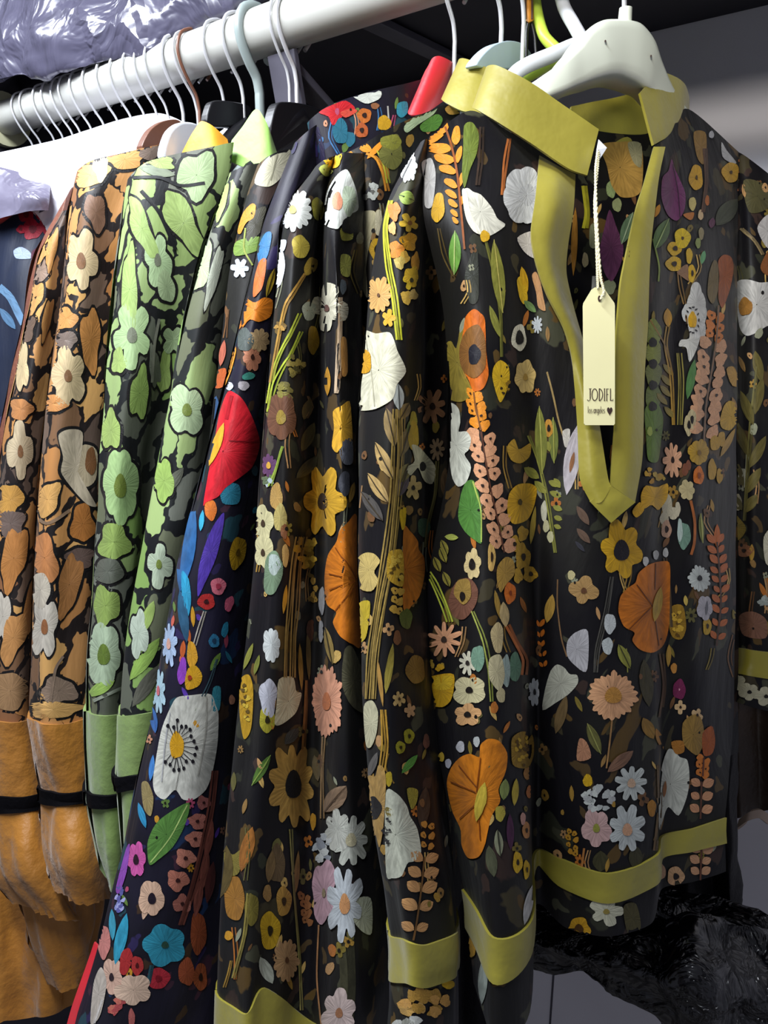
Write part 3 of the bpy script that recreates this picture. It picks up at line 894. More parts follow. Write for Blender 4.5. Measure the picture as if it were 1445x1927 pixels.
    sprig(S, [(1347,1020),(1352,1080),(1354,1140),(1346,1215)], 10, 25, 20, 13, '#b4602a', '#4a2a18', ang=.75)
    flower(S, 1314, 1088, 21, 25, 16, '#ccd2cc', ccol='#15151a', cr=.22, dep=.15); flower(S, 1325, 1143, 16, 25, 5, '#c0bcc2', ccol=None, dep=.15); leaf(S, 1328, 1130, 1326, 1158, 5, '#6a6a70', layer=1)
    blob(S, 1329, 1178, 8, 17, '#b8942a', ccol='#2a1c0c', cr=.3)
    poly(S, [(1262,1142),(1284,1140),(1290,1180),(1282,1202),(1266,1200),(1258,1180)], '#8a6a20'); cluster(S, 1274,1172,12,26,14,4,['#c09a34','#5a4010'], layer=1)
    blob(S, 1277, 1297, 12, 19, '#6e2348', ccol='#c98a9a', cr=.12)
    leaf(S, 1258, 1212, 1256, 1255, 10, '#a8843a'); blob(S, 1267, 1257, 6, 10, '#b8803a'); stem(S, [(1243,1230),(1248,1290),(1240,1350)], 4, '#5a4028', strands=2)
    leaf(S, 1210, 1240, 1220, 1330, 26, '#3f3a26', layer=-.5); leaf(S, 1288, 1120, 1290, 1140, 8, '#b8a050')
    for x, y in [(1279,1330),(1310,1345)]: flower(S, x, y, 11, 14, 4, '#c9a87a', ccol='#2a1a10', cr=.2)
    # upper right
    poly(S, [(1262,300),(1268,318),(1276,335),(1288,365),(1286,396),(1272,416),(1254,404),(1243,372),(1245,335),(1256,322)], '#6d3560', shade=.15); stem(S, [(1262,310),(1272,360),(1278,410)], 2, '#3a1834', layer=1.5)
    for x, y, rx, ry, c in [(1308,335,13,24,'#c2952a'),(1373,325,16,19,'#c79a2c'),(1282,449,15,19,'#e6c61c')]: blob(S, x, y, rx, ry, c, ccol='#4a3208', cr=.18)
    for x, y, rx, ry in [(1268,468,14,13),(1266,497,15,14),(1300,515,7,17)]: blob(S, x, y, rx, ry, '#d0a822', ccol='#2a1c08', cr=.35)
    blob(S, 1295, 482, 6, 15, '#d8b030'); blob(S, 1301, 384, 7, 13, '#d8c67a'); poly(S, [(1284,404),(1304,400),(1302,412),(1295,414)], '#b8702a')
    poly(S, [(1272,512),(1292,498),(1298,530),(1280,520)], '#8a6a50'); blob(S, 1317, 405, 5, 10, '#d0b48a'); blob(S, 1318, 440, 5, 12, '#8a8060'); blob(S, 1312, 458, 5, 10, '#7f8a50'); leaf(S, 1318, 498, 1324, 472, 10, '#5f9a68'); blob(S, 1329, 378, 4, 10, '#a8602a')
    leaf(S, 1230, 470, 1256, 412, 26, '#4f6a3a', vein='#9ab06a'); stem(S, [(1228,450),(1240,500),(1238,530)], 3, '#7a8a3c'); leaf(S, 1230, 410, 1240, 385, 10, '#b8802a')
    poly(S, [(1304,250),(1326,250),(1328,285),(1322,310),(1310,295)], '#8a6a34', layer=-.3); stem(S, [(1325,280),(1328,340),(1322,400)], 5, '#5a4030', strands=2)
    poly(S, [(1356,268),(1366,284),(1384,306),(1376,308),(1358,296)], '#c4c4c4'); blob(S, 1337, 254, 5, 7, '#b8b8bc')
    leaf(S, 1346, 425, 1386, 375, 32, '#3f4434', layer=-.4); leaf(S, 1336, 430, 1340, 410, 12, '#5a2a48', layer=-.4)
    sprig(S, [(1396,300),(1396,340),(1390,370)], 4, 13, 9, 7, '#a8602c', ang=.8)
    # white blossom
    flower(S, 1308, 570, 18, 42, 3, '#dcdcd6', ccol=None, dep=.2, rot=.6); blob(S, 1290, 590, 8, 17, '#d6d8d4'); blob(S, 1320, 590, 8, 22, '#d6d8d4'); blob(S, 1318, 622, 9, 16, '#d2d2cc'); poly(S, [(1298,600),(1318,612),(1312,650),(1296,682),(1290,655),(1276,652),(1280,640),(1296,636)], '#dad9d0'); blob(S, 1308, 602, 17, 34, '#dcdcd6')
    blob(S, 1300, 603, 8, 15, '#d0a01c', layer=2); 
    for a in np.linspace(0, 6.28, 14): blob(S, 1300 + 12 * math.cos(a), 603 + 24 * math.sin(a), 1.3, 3, '#17141a', layer=2, rot=-a)
    leaf(S, 1254, 580, 1256, 616, 16, '#d09a2a'); stem(S, [(1255,614),(1252,650),(1262,710),(1266,800)], 3, '#b8903a', strands=2, spread=4); stem(S, [(1220,602),(1248,650),(1262,700)], 2.6, '#8a6a34')
    stem(S, [(1276,665),(1280,720),(1278,800)], 2.4, '#8a8040', strands=3, spread=5); leaf(S, 1306, 676, 1292, 752, 16, '#4f7a44')
    for x, y in [(1256,695),(1252,715),(1244,750),(1258,775),(1250,735)]: leaf(S, x - 10, y - 10, x + 10, y + 12, 11, '#8a7a38')
    # peach spray
    stem(S, [(1350,575),(1345,640),(1338,700),(1328,760),(1322,830)], 3, '#7a5a3c', layer=1)
    berries(S, [(1345,590),(1342,640)], 3, 9, '#c8742a', None, gap=.7); berries(S, [(1341,640),(1335,700),(1328,760),(1323,822)], 8, 12, '#cc9a74', None, gap=1.1)
    poly(S, [(1350,492),(1360,480),(1374,484),(1379,505),(1372,545),(1358,580),(1350,560),(1352,520)], '#8f4a1e'); poly(S, [(1342,490),(1350,500),(1350,545),(1340,572),(1330,555),(1333,515)], '#6a5a34', layer=-.3)
    for y0, c in [(625,'#77803c'),(665,'#7f863f'),(705,'#6d7440'),(745,'#66743a')]: blob(S, 1228, y0, 15, 24, c, layer=-.3); blob(S, 1226, y0 + 20, 8, 9, '#1a1815', layer=1)
    poly(S, [(1212,770),(1232,755),(1246,785),(1242,830),(1236,868),(1218,865),(1214,820)], '#5f7a30'); blob(S, 1220, 812, 5, 9, '#98a850', layer=1.5)
    poly(S, [(1353,792),(1360,765),(1372,754),(1390,765),(1401,782),(1385,796),(1372,810),(1357,806)], '#b8922c')
    poly(S, [(1365,695),(1378,690),(1388,706),(1404,710),(1396,726),(1376,726)], '#a8823c')
    for x, y in [(1294,800),(1300,790)]: blob(S, x, y, 8, 20, '#c2b48a', ccol='#1a1410', cr=.4)
    # lower body
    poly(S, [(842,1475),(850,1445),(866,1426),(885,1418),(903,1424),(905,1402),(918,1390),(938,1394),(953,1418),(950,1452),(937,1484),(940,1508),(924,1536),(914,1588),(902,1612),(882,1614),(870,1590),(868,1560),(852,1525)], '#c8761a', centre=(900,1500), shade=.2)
    for q in [[(900,1490),(905,1425)], [(900,1510),(868,1540)], [(903,1520),(905,1580)], [(898,1480),(866,1440)], [(896,1490),(850,1470)]]: stem(S, q, 2, '#7a3c08', layer=1.5)
    leaf(S, 913, 1470, 900, 1545, 18, '#b8a038', layer=2.5)
    poly(S, [(962,1388),(980,1376),(1000,1384),(1002,1420),(990,1445),(964,1440),(960,1412)], '#8a6a18'); cluster(S, 980,1412,17,28,18,4,['#c09a2c','#5a4008'], layer=1)
    blob(S, 992, 1455, 9, 12, '#a8763a'); leaf(S, 950, 1465, 946, 1505, 18, '#7f8a4c'); leaf(S, 970, 1464, 966, 1516, 13, '#b09a34'); blob(S, 940, 1530, 9, 15, '#b0a040'); blob(S, 995, 1490, 7, 12, '#b8703a'); blob(S, 988, 1562, 7, 16, '#b8804a', ccol='#2a1a10'); blob(S, 982, 1540, 5, 12, '#c09080')
    blob(S, 972, 1622, 9, 20, '#c8a01e', ccol='#2a1c08', cr=.3); blob(S, 989, 1636, 6, 18, '#c8a01e', ccol='#2a1c08', cr=.3)
    blob(S, 868, 1405, 8, 11, '#c8c8cc'); blob(S, 845, 1436, 6, 9, '#c4c4cc'); blob(S, 898, 1395, 6, 10, '#b8bcb8'); blob(S, 832, 1424, 6, 9, '#c8a838')
    leaf(S, 935, 1560, 940, 1610, 16, '#8a8c70', vein='#3a3a2c'); leaf(S, 958, 1530, 960, 1600, 14, '#4a2440', layer=-.3); leaf(S, 920, 1590, 930, 1650, 20, '#4a4c38', layer=-.3)
    flower(S, 1186, 1473, 32, 36, 9, '#c6cbc4', ccol='#c9a88a', cr=.24, dep=.4); cluster(S, 1122, 1502, 32, 26, 26, 6, ['#cfd3cc', '#b8bcb8', '#a9aaa8'])
    flower(S, 1122, 1557, 28, 38, 5, '#bc9a94', ccol='#8a8a3c', cr=.22, dep=.22); flower(S, 1178, 1560, 35, 46, 8, '#c8cdc8', ccol='#c99a78', cr=.26, dep=.35, layer=.5)
    leaf(S, 1142, 1452, 1190, 1412, 22, '#7a5a46'); blob(S, 1106, 1468, 9, 12, '#c29a1e'); poly(S, [(1090,1390),(1104,1396),(1112,1425),(1086,1430)], '#a8785a')
    leaf(S, 1105, 1360, 1130, 1418, 20, '#5c5a30', vein='#8a8a4c')
    poly(S, [(1244,1440),(1256,1410),(1268,1412),(1278,1424),(1292,1430),(1296,1460),(1292,1496),(1276,1534),(1256,1518),(1244,1548),(1238,1560),(1238,1490)], '#c9cabc', centre=(1260,1475), shade=.12); leaf(S, 1250, 1468, 1246, 1500, 8, '#8a5a34', layer=2)
    berries(S, [(1322,1425),(1320,1460)], 3, 7, '#c8742a', '#5a3020', gap=.8); sprig(S, [(1318,1470),(1316,1540)], 3, 26, 24, 18, '#bf8a64', '#5a3626', ang=1.0)
    poly(S, [(1284,1360),(1304,1344),(1318,1352),(1324,1390),(1312,1420),(1296,1412),(1284,1395)], '#8a6c34'); poly(S, [(1320,1380),(1338,1366),(1344,1395),(1338,1418),(1322,1420)], '#9a4e1e'); poly(S, [(1262,1396),(1284,1394),(1286,1414),(1270,1418)], '#a06a2a')
    leaf(S, 1208, 1350, 1228, 1390, 22, '#8a682c'); leaf(S, 1232, 1370, 1246, 1410, 12, '#a8742a')
    blob(S, 1225, 1520, 8, 16, '#a8742a'); stem(S, [(1238,1440),(1240,1520),(1232,1600)], 4, '#6a5230', strands=2)
    berries(S, [(1077,1560),(1078,1610)], 4, 5, '#b8862a', None); stem(S, [(1100,1595),(1094,1630)], 4, '#a8703a')
    leaf(S, 1130, 1600, 1130, 1640, 30, '#3d3a24', layer=-.4); leaf(S, 1195, 1590, 1195, 1636, 26, '#3d3a24', layer=-.4)
    flower(S, 1140, 1714, 32, 28, 5, '#c4c2a8', ccol='#8a7a3c', cr=.18, dep=.4); blob(S, 1090, 1746, 21, 20, '#b88a20', ccol='#4a3010', cr=.42, rough=.1); poly(S, [(1172,1705),(1195,1700),(1204,1745),(1180,1755)], '#4a4426')
    sprig(S, [(1318,1596),(1316,1655)], 3, 26, 24, 18, '#b88a66', '#5a3626', ang=1.0); blob(S, 1270, 1648, 16, 18, '#b89068', ccol='#1a1210', cr=.35); blob(S, 1244, 1640, 7, 14, '#b08a6a')
    blob(S, 890, 1780, 7, 22, '#c09020'); leaf(S, 912, 1800, 908, 1890, 18, '#9aa39a'); leaf(S, 962, 1770, 958, 1820, 10, '#b07a2c')
    leaf(S, 1000, 1665, 985, 1740, 16, '#c8c6c0')
motifs_A(SA)
filler(SA, 150, (835, 430, 1380, 1620), FILL, 11, (4, 9))
SA.build('front_panel', FLORAL, A)
SA.band('hem_band', 6, 7, M_OLIVE, A, off=0.0016, label='olive satin hem band')

# back of the blouse, seen through the neck opening
ab_cols = []
for px, y0, d0 in ((850,262,.47),(905,225,.53),(1000,225,.575),(1080,238,.59),(1150,250,.60),(1215,252,.61),(1275,225,.625),(1330,268,.64),(1390,330,.66)):
    ab_cols.append([(px, py, d0 + dd) for py, dd in zip((y0, 330, 500, 700, 950, 1250, 600 + 530 / (d0 - .01)), (0, 0, .005, 0, -.01, -.015, -.01))])
SAB = Sheet(ab_cols, nu=6, nv=8, wr=0.0008, seed=5).build_base()
poly(SAB, [(1128,275),(1160,268),(1205,275),(1205,360),(1170,372),(1150,350),(1140,310)], '#b08a44', layer=.5)
poly(SAB, [(1180,270),(1205,272),(1205,315),(1190,305)], '#9a9470', layer=1.2)
blob(SAB, 1149, 356, 9, 17, '#8fa06a'); blob(SAB, 1160, 386, 9, 13, '#98a070')
poly(SAB, [(1146,395),(1158,425),(1172,465),(1166,500),(1150,530),(1135,510),(1128,470),(1136,430)], '#5c3350', shade=.2)
leaf(SAB, 1168, 460, 1190, 400, 22, '#5a7055', vein='#98a888'); blob(SAB, 1115, 445, 8, 24, '#8a8c68'); blob(SAB, 1100, 490, 6, 14, '#b0a078'); blob(SAB, 1146, 540, 12, 14, '#7d8466')
leaf(SAB, 1082, 390, 1078, 520, 12, '#a8742c'); stem(SAB, [(1098,350),(1104,400),(1100,430)], 6, '#b0a82c', strands=2); stem(SAB, [(1120,520),(1118,560),(1128,600)], 5, '#b8b8b0', strands=3)
filler(SAB, 40, (1060, 270, 1220, 900), FILL, 12, (4, 9))
SAB.build('back_panel', FLORAL, A)

# collar
col_front = [
 [(1105,330,.452),(1127,243,.452)],
 [(1068,316,.449),(1086,215,.449)],
 [(1000,270,.446),(1022,170,.446)],
 [(940,232,.446),(968,138,.446)],
 [(900,208,.452),(932,122,.452)],
 [(888,202,.47),(914,126,.472)],
 [(905,205,.50),(930,140,.503)],
 [(975,222,.545),(990,168,.55)],
 [(1075,262,.585),(1075,210,.588)],
]
slab(col_front, 0.0018, 'collar', M_OLIVE, A, nu=7, nv=5, wr=0.0004, seed=8)
col_back = [
 [(1075,262,.585),(1075,200,.588)],
 [(1125,268,.597),(1125,190,.60)],
 [(1180,266,.604),(1180,178,.607)],
 [(1228,262,.612),(1230,165,.615)],
 [(1275,240,.61),(1282,178,.612)],
 [(1292,226,.59),(1293,190,.592)],
 [(1282,240,.565),(1284,160,.567)],
 [(1255,258,.54),(1240,138,.54)],
 [(1226,275,.522),(1200,178,.522)],
]
slab(col_back, 0.0018, 'collar', M_OLIVE, A, nu=7, nv=5, wr=0.0004, seed=9)
# plackets
pl = [[(1015,292,.4605),(1008,366,.444),(999,440,.439),(1010,500,.439),(1030,556,.441),(1060,615,.443),(1074,665,.444),(1082,740,.445),(1087,815,.445),(1091,900,.444),(1111,945,.443)],
      [(1050,312,.4575),(1045,380,.443),(1034,455,.442),(1040,508,.443),(1056,566,.445),(1080,625,.447),(1092,680,.446),(1102,750,.442),(1110,822,.442),(1117,900,.441),(1131,945,.441)],
      [(1083,328,.462),(1080,395,.456),(1068,468,.460),(1066,515,.463),(1080,575,.465),(1100,640,.464),(1112,700,.460),(1124,765,.454),(1133,832,.445),(1144,900,.443),(1150,916,.442)]]
slab(pl, 0.0016, 'placket', M_OLIVE, A, nu=5, nv=5, wr=0.0005, seed=10)
pr = [[(1230,276,.510),(1211,346,.492),(1196,398,.482),(1176,491,.470),(1167,541,.464),(1159,637,.456),(1157,720,.452),(1157,800,.450),(1152,862,.448),(1150,914,.444)],
      [(1241,276,.511),(1226,342,.494),(1212,410,.484),(1200,508,.473),(1194,575,.468),(1189,640,.462),(1186,720,.457),(1184,800,.454),(1181,865,.451),(1172,930,.447)],
      [(1252,276,.514),(1240,337,.50),(1229,424,.489),(1223,526,.480),(1221,613,.475),(1217,680,.470),(1214,740,.466),(1212,797,.463),(1209,868,.459),(1196,946,.453)]]
slab(pr, 0.0016, 'placket', M_OLIVE, A, nu=5, nv=5, wr=0.0005, seed=11)
dm = [[(1110,944,.4415),(1130,965,.442),(1150,984,.443)], [(1130,929,.441),(1151,948,.441),(1173,964,.444)], [(1150,914,.4415),(1173,930,.4435),(1196,945,.447)]]
slab(dm, 0.0012, 'placket_tip', M_OLIVE, A, nu=5, nv=5, seed=12)

# near sleeve
s_cols = [
 [(790,270,.440),(725,395,.44),(692,590,.445),(672,850,.448),(674,1150,.448),(690,1450,.448),(734,1750,.446),(736,1838,.445),(728,1940,.444)],
 [(800,262,.434),(755,390,.424),(730,590,.425),(715,850,.425),(715,1150,.424),(725,1450,.423),(765,1770,.42),(768,1852,.42),(765,1950,.42)],
 [(806,262,.440),(780,400,.432),(770,600,.43),(760,850,.432),(757,1150,.430),(768,1450,.427),(802,1778,.42),(803,1858,.42),(803,1950,.42)],
 [(818,262,.452),(800,420,.462),(802,600,.463),(803,850,.463),(795,1150,.452),(808,1450,.442),(848,1757,.431),(848,1838,.431),(848,1940,.431)],
 [(835,262,.468),(832,420,.485),(840,600,.485),(845,850,.485),(832,1150,.475),(838,1450,.465),(862,1740,.45),(862,1820,.45),(862,1930,.45)],
]
SS = Sheet(s_cols, nu=11, nv=14, back=0.045, wr=0.0010, seed=21, amp=1.5).build_base()
def motifs_AS(S):
    flower(S, 768, 310, 17, 34, 14, '#dfe2de', ccol=None, dep=.12); stem(S, [(760,335),(775,300)], 2, '#6a6a6a', layer=1)
    poly(S, [(792,306),(812,300),(820,330),(814,388),(796,388),(796,345)], '#c2c0bc'); blob(S, 799, 345, 5, 11, '#1c1a1c', layer=1.5)
    leaf(S, 752, 368, 778, 378, 26, '#8aa04a', vein='#3a4a1c')
    for x, y, rx, ry, c in [(743,398,11,17,'#cf7a3a'),(740,430,7,12,'#d8a060'),(768,455,14,17,'#c08a1f'),(746,470,12,16,'#c07a2a'),(760,485,9,12,'#caa040'),(780,492,8,16,'#c48a2c'),(773,520,13,18,'#cfa82c'),(752,495,9,12,'#b8a050'),(764,560,10,13,'#d8b04a'),(776,555,8,10,'#d8b868')]: blob(S, x, y, rx, ry, c, rough=.14)
    flower(S, 768, 420, 17, 18, 5, '#d8b23a', ccol='#8a5a2a', cr=.25); flower(S, 772, 528, 14, 18, 5, '#e0c030', ccol='#3a3010', cr=.25)
    stem(S, [(737,378),(727,430),(732,500),(743,560),(750,640)], 3.2, '#b8b82c', strands=3, spread=4)
    flower(S, 715, 556, 25, 36, 11, '#c09658', ccol='#5a3c22', cr=.1, dep=.2); flower(S, 733, 600, 13, 18, 5, '#d0a030', ccol=None)
    poly(S, [(684,624),(710,628),(736,627),(748,662),(762,698),(746,724),(738,752),(708,770),(674,770),(672,730),(680,680)], '#dcd8bc', shade=.08); blob(S, 688, 681, 14, 23, '#c48f1a', layer=2); stem(S, [(692,640),(702,700),(706,765)], 2, '#a8a48c', layer=1.5)
    leaf(S, 748, 722, 750, 772, 20, '#a9ada6', vein='#4a4c48')
    stem(S, [(749,770),(748,850),(744,930),(732,1040),(716,1140),(704,1230),(698,1315)], 2.6, '#9a8040', strands=6, spread=4)
    for x, y, x2, y2, c in [(742,842,728,768,'#8a744a'),(738,902,708,832,'#a88c58'),(730,946,694,890,'#a88c58'),(722,980,682,925,'#4c4844'),(750,790,768,758,'#8a744a'),(752,860,770,800,'#7a6a44'),(748,935,764,885,'#5c5058'),(752,908,766,872,'#7a7040')]: leaf(S, x, y, x2, y2, 22, c, vein='#3a3020')
    poly(S, [(772,838),(785,840),(800,856),(818,880),(812,910),(796,905),(784,880),(770,895),(762,880),(778,868)], '#c9c4a4'); blob(S, 793, 878, 6, 9, '#15120f', layer=1.5); flower(S, 775, 918, 17, 24, 5, '#b39a62', ccol='#1a1410', cr=.2); blob(S, 768, 960, 8, 9, '#8a6a3a')
    flower(S, 811, 765, 28, 34, 8, '#8a6446', ccol='#2a1c16', cr=.2, dep=.5); flower(S, 820, 845, 15, 22, 9, '#8a7458', ccol='#1a1410', cr=.2, dep=.5)
    stem(S, [(822,868),(818,930),(806,980),(798,1030)], 3, '#6a6438', strands=2); blob(S, 796, 992, 12, 18, '#3f5a42')
    leaf(S, 838, 940, 836, 880, 20, '#7a6040'); leaf(S, 775, 826, 770, 790, 18, '#6a7a34'); blob(S, 776, 790, 7, 16, '#b0a030'); blob(S, 776, 820, 10, 28, '#b89a28')
    poly(S, [(750,962),(762,956),(760,990),(754,996)], '#d0aa20')
    poly(S, [(676,1050),(690,1040),(706,1042),(717,1056),(706,1076),(714,1092),(702,1112),(680,1108),(672,1080)], '#c9b06a')
    poly(S, [(730,1042),(744,1034),(756,1040),(757,1100),(742,1100),(728,1085)], '#b8922a'); cluster(S, 744,1070,12,30,14,4,['#5a4410','#d8b444'], layer=1.2)
    berries(S, [(746,1105),(744,1155)], 3, 7, '#c0983c', None, gap=.6)
    poly(S, [(757,998),(770,1000),(784,1018),(786,1034),(796,1050),(797,1080),(788,1120),(774,1138),(757,1146)], '#b86a1c', centre=(760,1072), shade=.1)
    blob(S, 762, 1164, 12, 19, '#5a662c'); poly(S, [(678,1135),(698,1132),(696,1170),(690,1200),(678,1208),(680,1170)], '#b8a02c')
    leaf(S, 726, 1305, 738, 1210, 12, '#9a8a3a'); leaf(S, 722, 1330, 712, 1240, 8, '#a07a3c'); blob(S, 746, 1200, 7, 14, '#7a5030')
    poly(S, [(686,1330),(702,1318),(713,1340),(710,1380),(700,1405),(690,1400)], '#c8c3a0'); flower(S, 749, 1315, 12, 16, 6, '#b89a60', ccol='#3a2a16', cr=.2); flower(S, 770, 1337, 11, 15, 5, '#b08a60', ccol=None)
    blob(S, 780, 1260, 18, 27, '#7a5c28'); stem(S, [(722,1335),(726,1400),(720,1450)], 3, '#a8802e', strands=3)
    blob(S, 768, 1385, 10, 14, '#8f8a24', ccol='#2a2408', cr=.3); blob(S, 752, 1406, 9, 12, '#8f8a24', ccol='#2a2408', cr=.3); leaf(S, 754, 1455, 784, 1420, 14, '#4f8a3c'); leaf(S, 695, 1462, 712, 1415, 14, '#5c5854'); blob(S, 800, 1395, 6, 14, '#6a4636')
    poly(S, [(692,1466),(708,1460),(714,1440),(724,1445),(728,1475),(724,1550),(716,1594),(708,1570),(700,1612),(694,1570)], '#a9864a', centre=(708,1520)); blob(S, 705, 1520, 15, 22, '#1a1718', layer=1.5); blob(S, 732, 1465, 6, 14, '#a08a24')
    poly(S, [(727,1494),(745,1492),(764,1516),(770,1535),(784,1560),(791,1604),(778,1620),(766,1624),(756,1648),(740,1652),(728,1640)], '#c9cbb6', shade=.1, centre=(745,1570))
    cluster(S, 731, 1562, 8, 24, 14, 2.4, ['#141216'], layer=2)
    poly(S, [(764,1484),(784,1486),(782,1510),(772,1522)], '#8a8030'); leaf(S, 792, 1560, 800, 1480, 24, '#3a2c22', layer=-.3)
    berries(S, [(806,1545),(800,1600)], 3, 6, '#b07a34', None); sprig(S, [(797,1612),(790,1680),(778,1768)], 5, 36, 30, 24, '#b98a58', '#6a4a26', ang=1.05)
    cluster(S, 790, 1885, 48, 22, 12, 12, ['#b08a4a', '#a07a34', '#c0904a']); blob(S, 842, 1852, 12, 8, '#c8a024')
    cluster(S, 760,1925,30,14,6,8,['#c8c8c0','#8a8a80'])
motifs_AS(SS)
filler(SS, 60, (680, 420, 845, 1720), FILL, 31, (4, 9))
SS.build('sleeve', FLORAL, A)
SS.band('cuff_band', 6, 7, M_OLIVE, A, off=0.0014)

# far sleeve
t_cols = [
 [(1380,284,.648),(1378,500,.64),(1382,700,.64),(1385,950,.65),(1383,1215,.665),(1373,1262,.665),(1359,1308,.665)],
 [(1400,292,.636),(1412,500,.61),(1415,700,.61),(1415,950,.62),(1408,1222,.64),(1402,1270,.64),(1396,1325,.64)],
 [(1440,322,.634),(1455,500,.615),(1460,700,.615),(1460,950,.625),(1455,1228,.64),(1450,1278,.64),(1446,1338,.64)],
 [(1482,356,.65),(1510,500,.635),(1520,700,.635),(1520,950,.645),(1515,1235,.66),(1512,1285,.66),(1510,1342,.66)],
]
ST = Sheet(t_cols, nu=9, nv=12, back=0.05, wr=0.001, seed=23).build_base()
poly(ST, [(1386,536),(1405,526),(1428,532),(1462,536),(1464,600),(1440,615),(1408,632),(1392,612)], '#c4c2bc', shade=.08); blob(ST, 1404, 577, 12, 17, '#96692e', layer=2)
poly(ST, [(1424,430),(1446,404),(1460,440),(1444,468)], '#b8b4b0'); poly(ST, [(1430,500),(1448,470),(1456,520),(1436,515)], '#7a4a26'); poly(ST, [(1366,590),(1386,568),(1388,610),(1372,624)], '#9a8a38')
poly(ST, [(1400,340),(1440,350),(1446,390),(1410,400)], '#4a462c', layer=-.4); stem(ST, [(1395,430),(1420,455),(1435,480)], 4, '#7a6a4a', strands=2)
for x, y, x2, y2 in [(1418,800,1395,735),(1420,780,1434,710),(1410,860,1384,790),(1412,880,1440,820),(1400,920,1380,860),(1404,930,1430,880),(1432,720,1420,660),(1398,960,1376,930),(1402,965,1424,930)]: leaf(ST, x, y, x2, y2, 18, '#62592e')
stem(ST, [(1425,690),(1415,800),(1402,980)], 3, '#6a6438', strands=2); blob(ST, 1398, 900, 8, 20, '#c2c0aa'); blob(ST, 1390, 945, 7, 16, '#b0a68a'); poly(ST, [(1364,975),(1376,960),(1404,990),(1398,1010),(1376,1020)], '#8a742c'); blob(ST, 1402, 1036, 15, 12, '#8a5c40', ccol='#2a1a10')
poly(ST, [(1436,1010),(1460,990),(1462,1060),(1440,1060)], '#c9c4ac'); poly(ST, [(1392,1160),(1415,1150),(1440,1165),(1440,1200),(1400,1195)], '#7a5644'); cluster(ST, 1428,1130,16,12,8,5,['#b8c0b8','#98a098'])
for x, y in [(1385,1285),(1410,1302),(1440,1310)]: flower(ST, x, y, 20, 18, 5, '#c8c3a4', ccol='#17120f', cr=.2, dep=.2)
filler(ST, 40, (1380, 340, 1450, 1200), FILL, 33, (4, 9))
ST.build('sleeve', FLORAL, A)
ST.band('cuff_band', 4, 5, M_OLIVE, A, off=0.0014)

# ================================================================== blouse B
B = thing('floral_blouse', at(860, 190, .55), 'second black floral blouse with olive band collar, just behind the tagged one', 'blouse', 'hanging printed blouses')
bp_cols = [
 [(612,300,.53),(640,420,.545),(650,620,.55),(660,900,.56),(680,1300,.56),(690,1700,.56)],
 [(668,280,.515),(690,410,.515),(695,620,.52),(705,900,.53),(715,1300,.54),(720,1700,.54)],
 [(735,240,.52),(730,400,.52),(730,620,.53),(735,900,.54),(740,1300,.55),(740,1700,.55)],
 [(800,212,.53),(780,400,.545),(775,620,.55),(775,900,.56),(780,1300,.56),(780,1700,.56)],
 [(868,190,.55),(850,400,.57),(850,620,.58),(850,900,.58),(850,1300,.58),(850,1700,.58)],
]
SBP = Sheet(bp_cols, nu=8, nv=10, back=0.06, wr=0.0012, seed=41).build_base()
for a in [(700,285,672,272,30),(725,262,690,300,20),(668,300,655,282,14)]: leaf(SBP, a[0], a[1], a[2], a[3], a[4] * .55, OB_)
poly(SBP, [(760,238),(790,205),(822,197),(815,215),(785,235),(765,250)], '#b4c8a0'); poly(SBP, [(790,235),(820,215),(832,225),(820,245),(795,248)], '#5a8a3a')
poly(SBP, [(836,205),(850,195),(866,200),(866,212),(845,216)], '#c89a4a'); blob(SBP, 735, 268, 20, 14, '#7a7a30'); poly(SBP, [(712,290),(730,262),(750,262),(756,300),(740,320),(720,310)], '#6a6a34', layer=-.2)
stem(SBP, [(690,290),(710,300),(722,330),(728,360)], 4, '#c8862a', strands=2); stem(SBP, [(712,284),(722,310),(730,345)], 3, '#b0b03a', strands=2); cluster(SBP, 698,365,16,16,10,5,['#b8bcb4','#5a5a54'])
poly(SBP, [(668,420),(680,400),(704,398),(708,420),(700,440),(690,500),(692,560),(678,530),(662,480)], '#c0b994', shade=.1); poly(SBP, [(706,400),(716,398),(718,440),(706,440)], '#d0c8a8')
blob(SBP, 708, 470, 12, 22, '#c8a024', ccol='#2a2410', cr=.4); leaf(SBP, 715, 500, 712, 545, 22, '#5a6a3c')
filler(SBP, 50, (650, 230, 850, 640), FILL, 43, (5, 10))
SBP.build('front_panel', FLORAL, B)

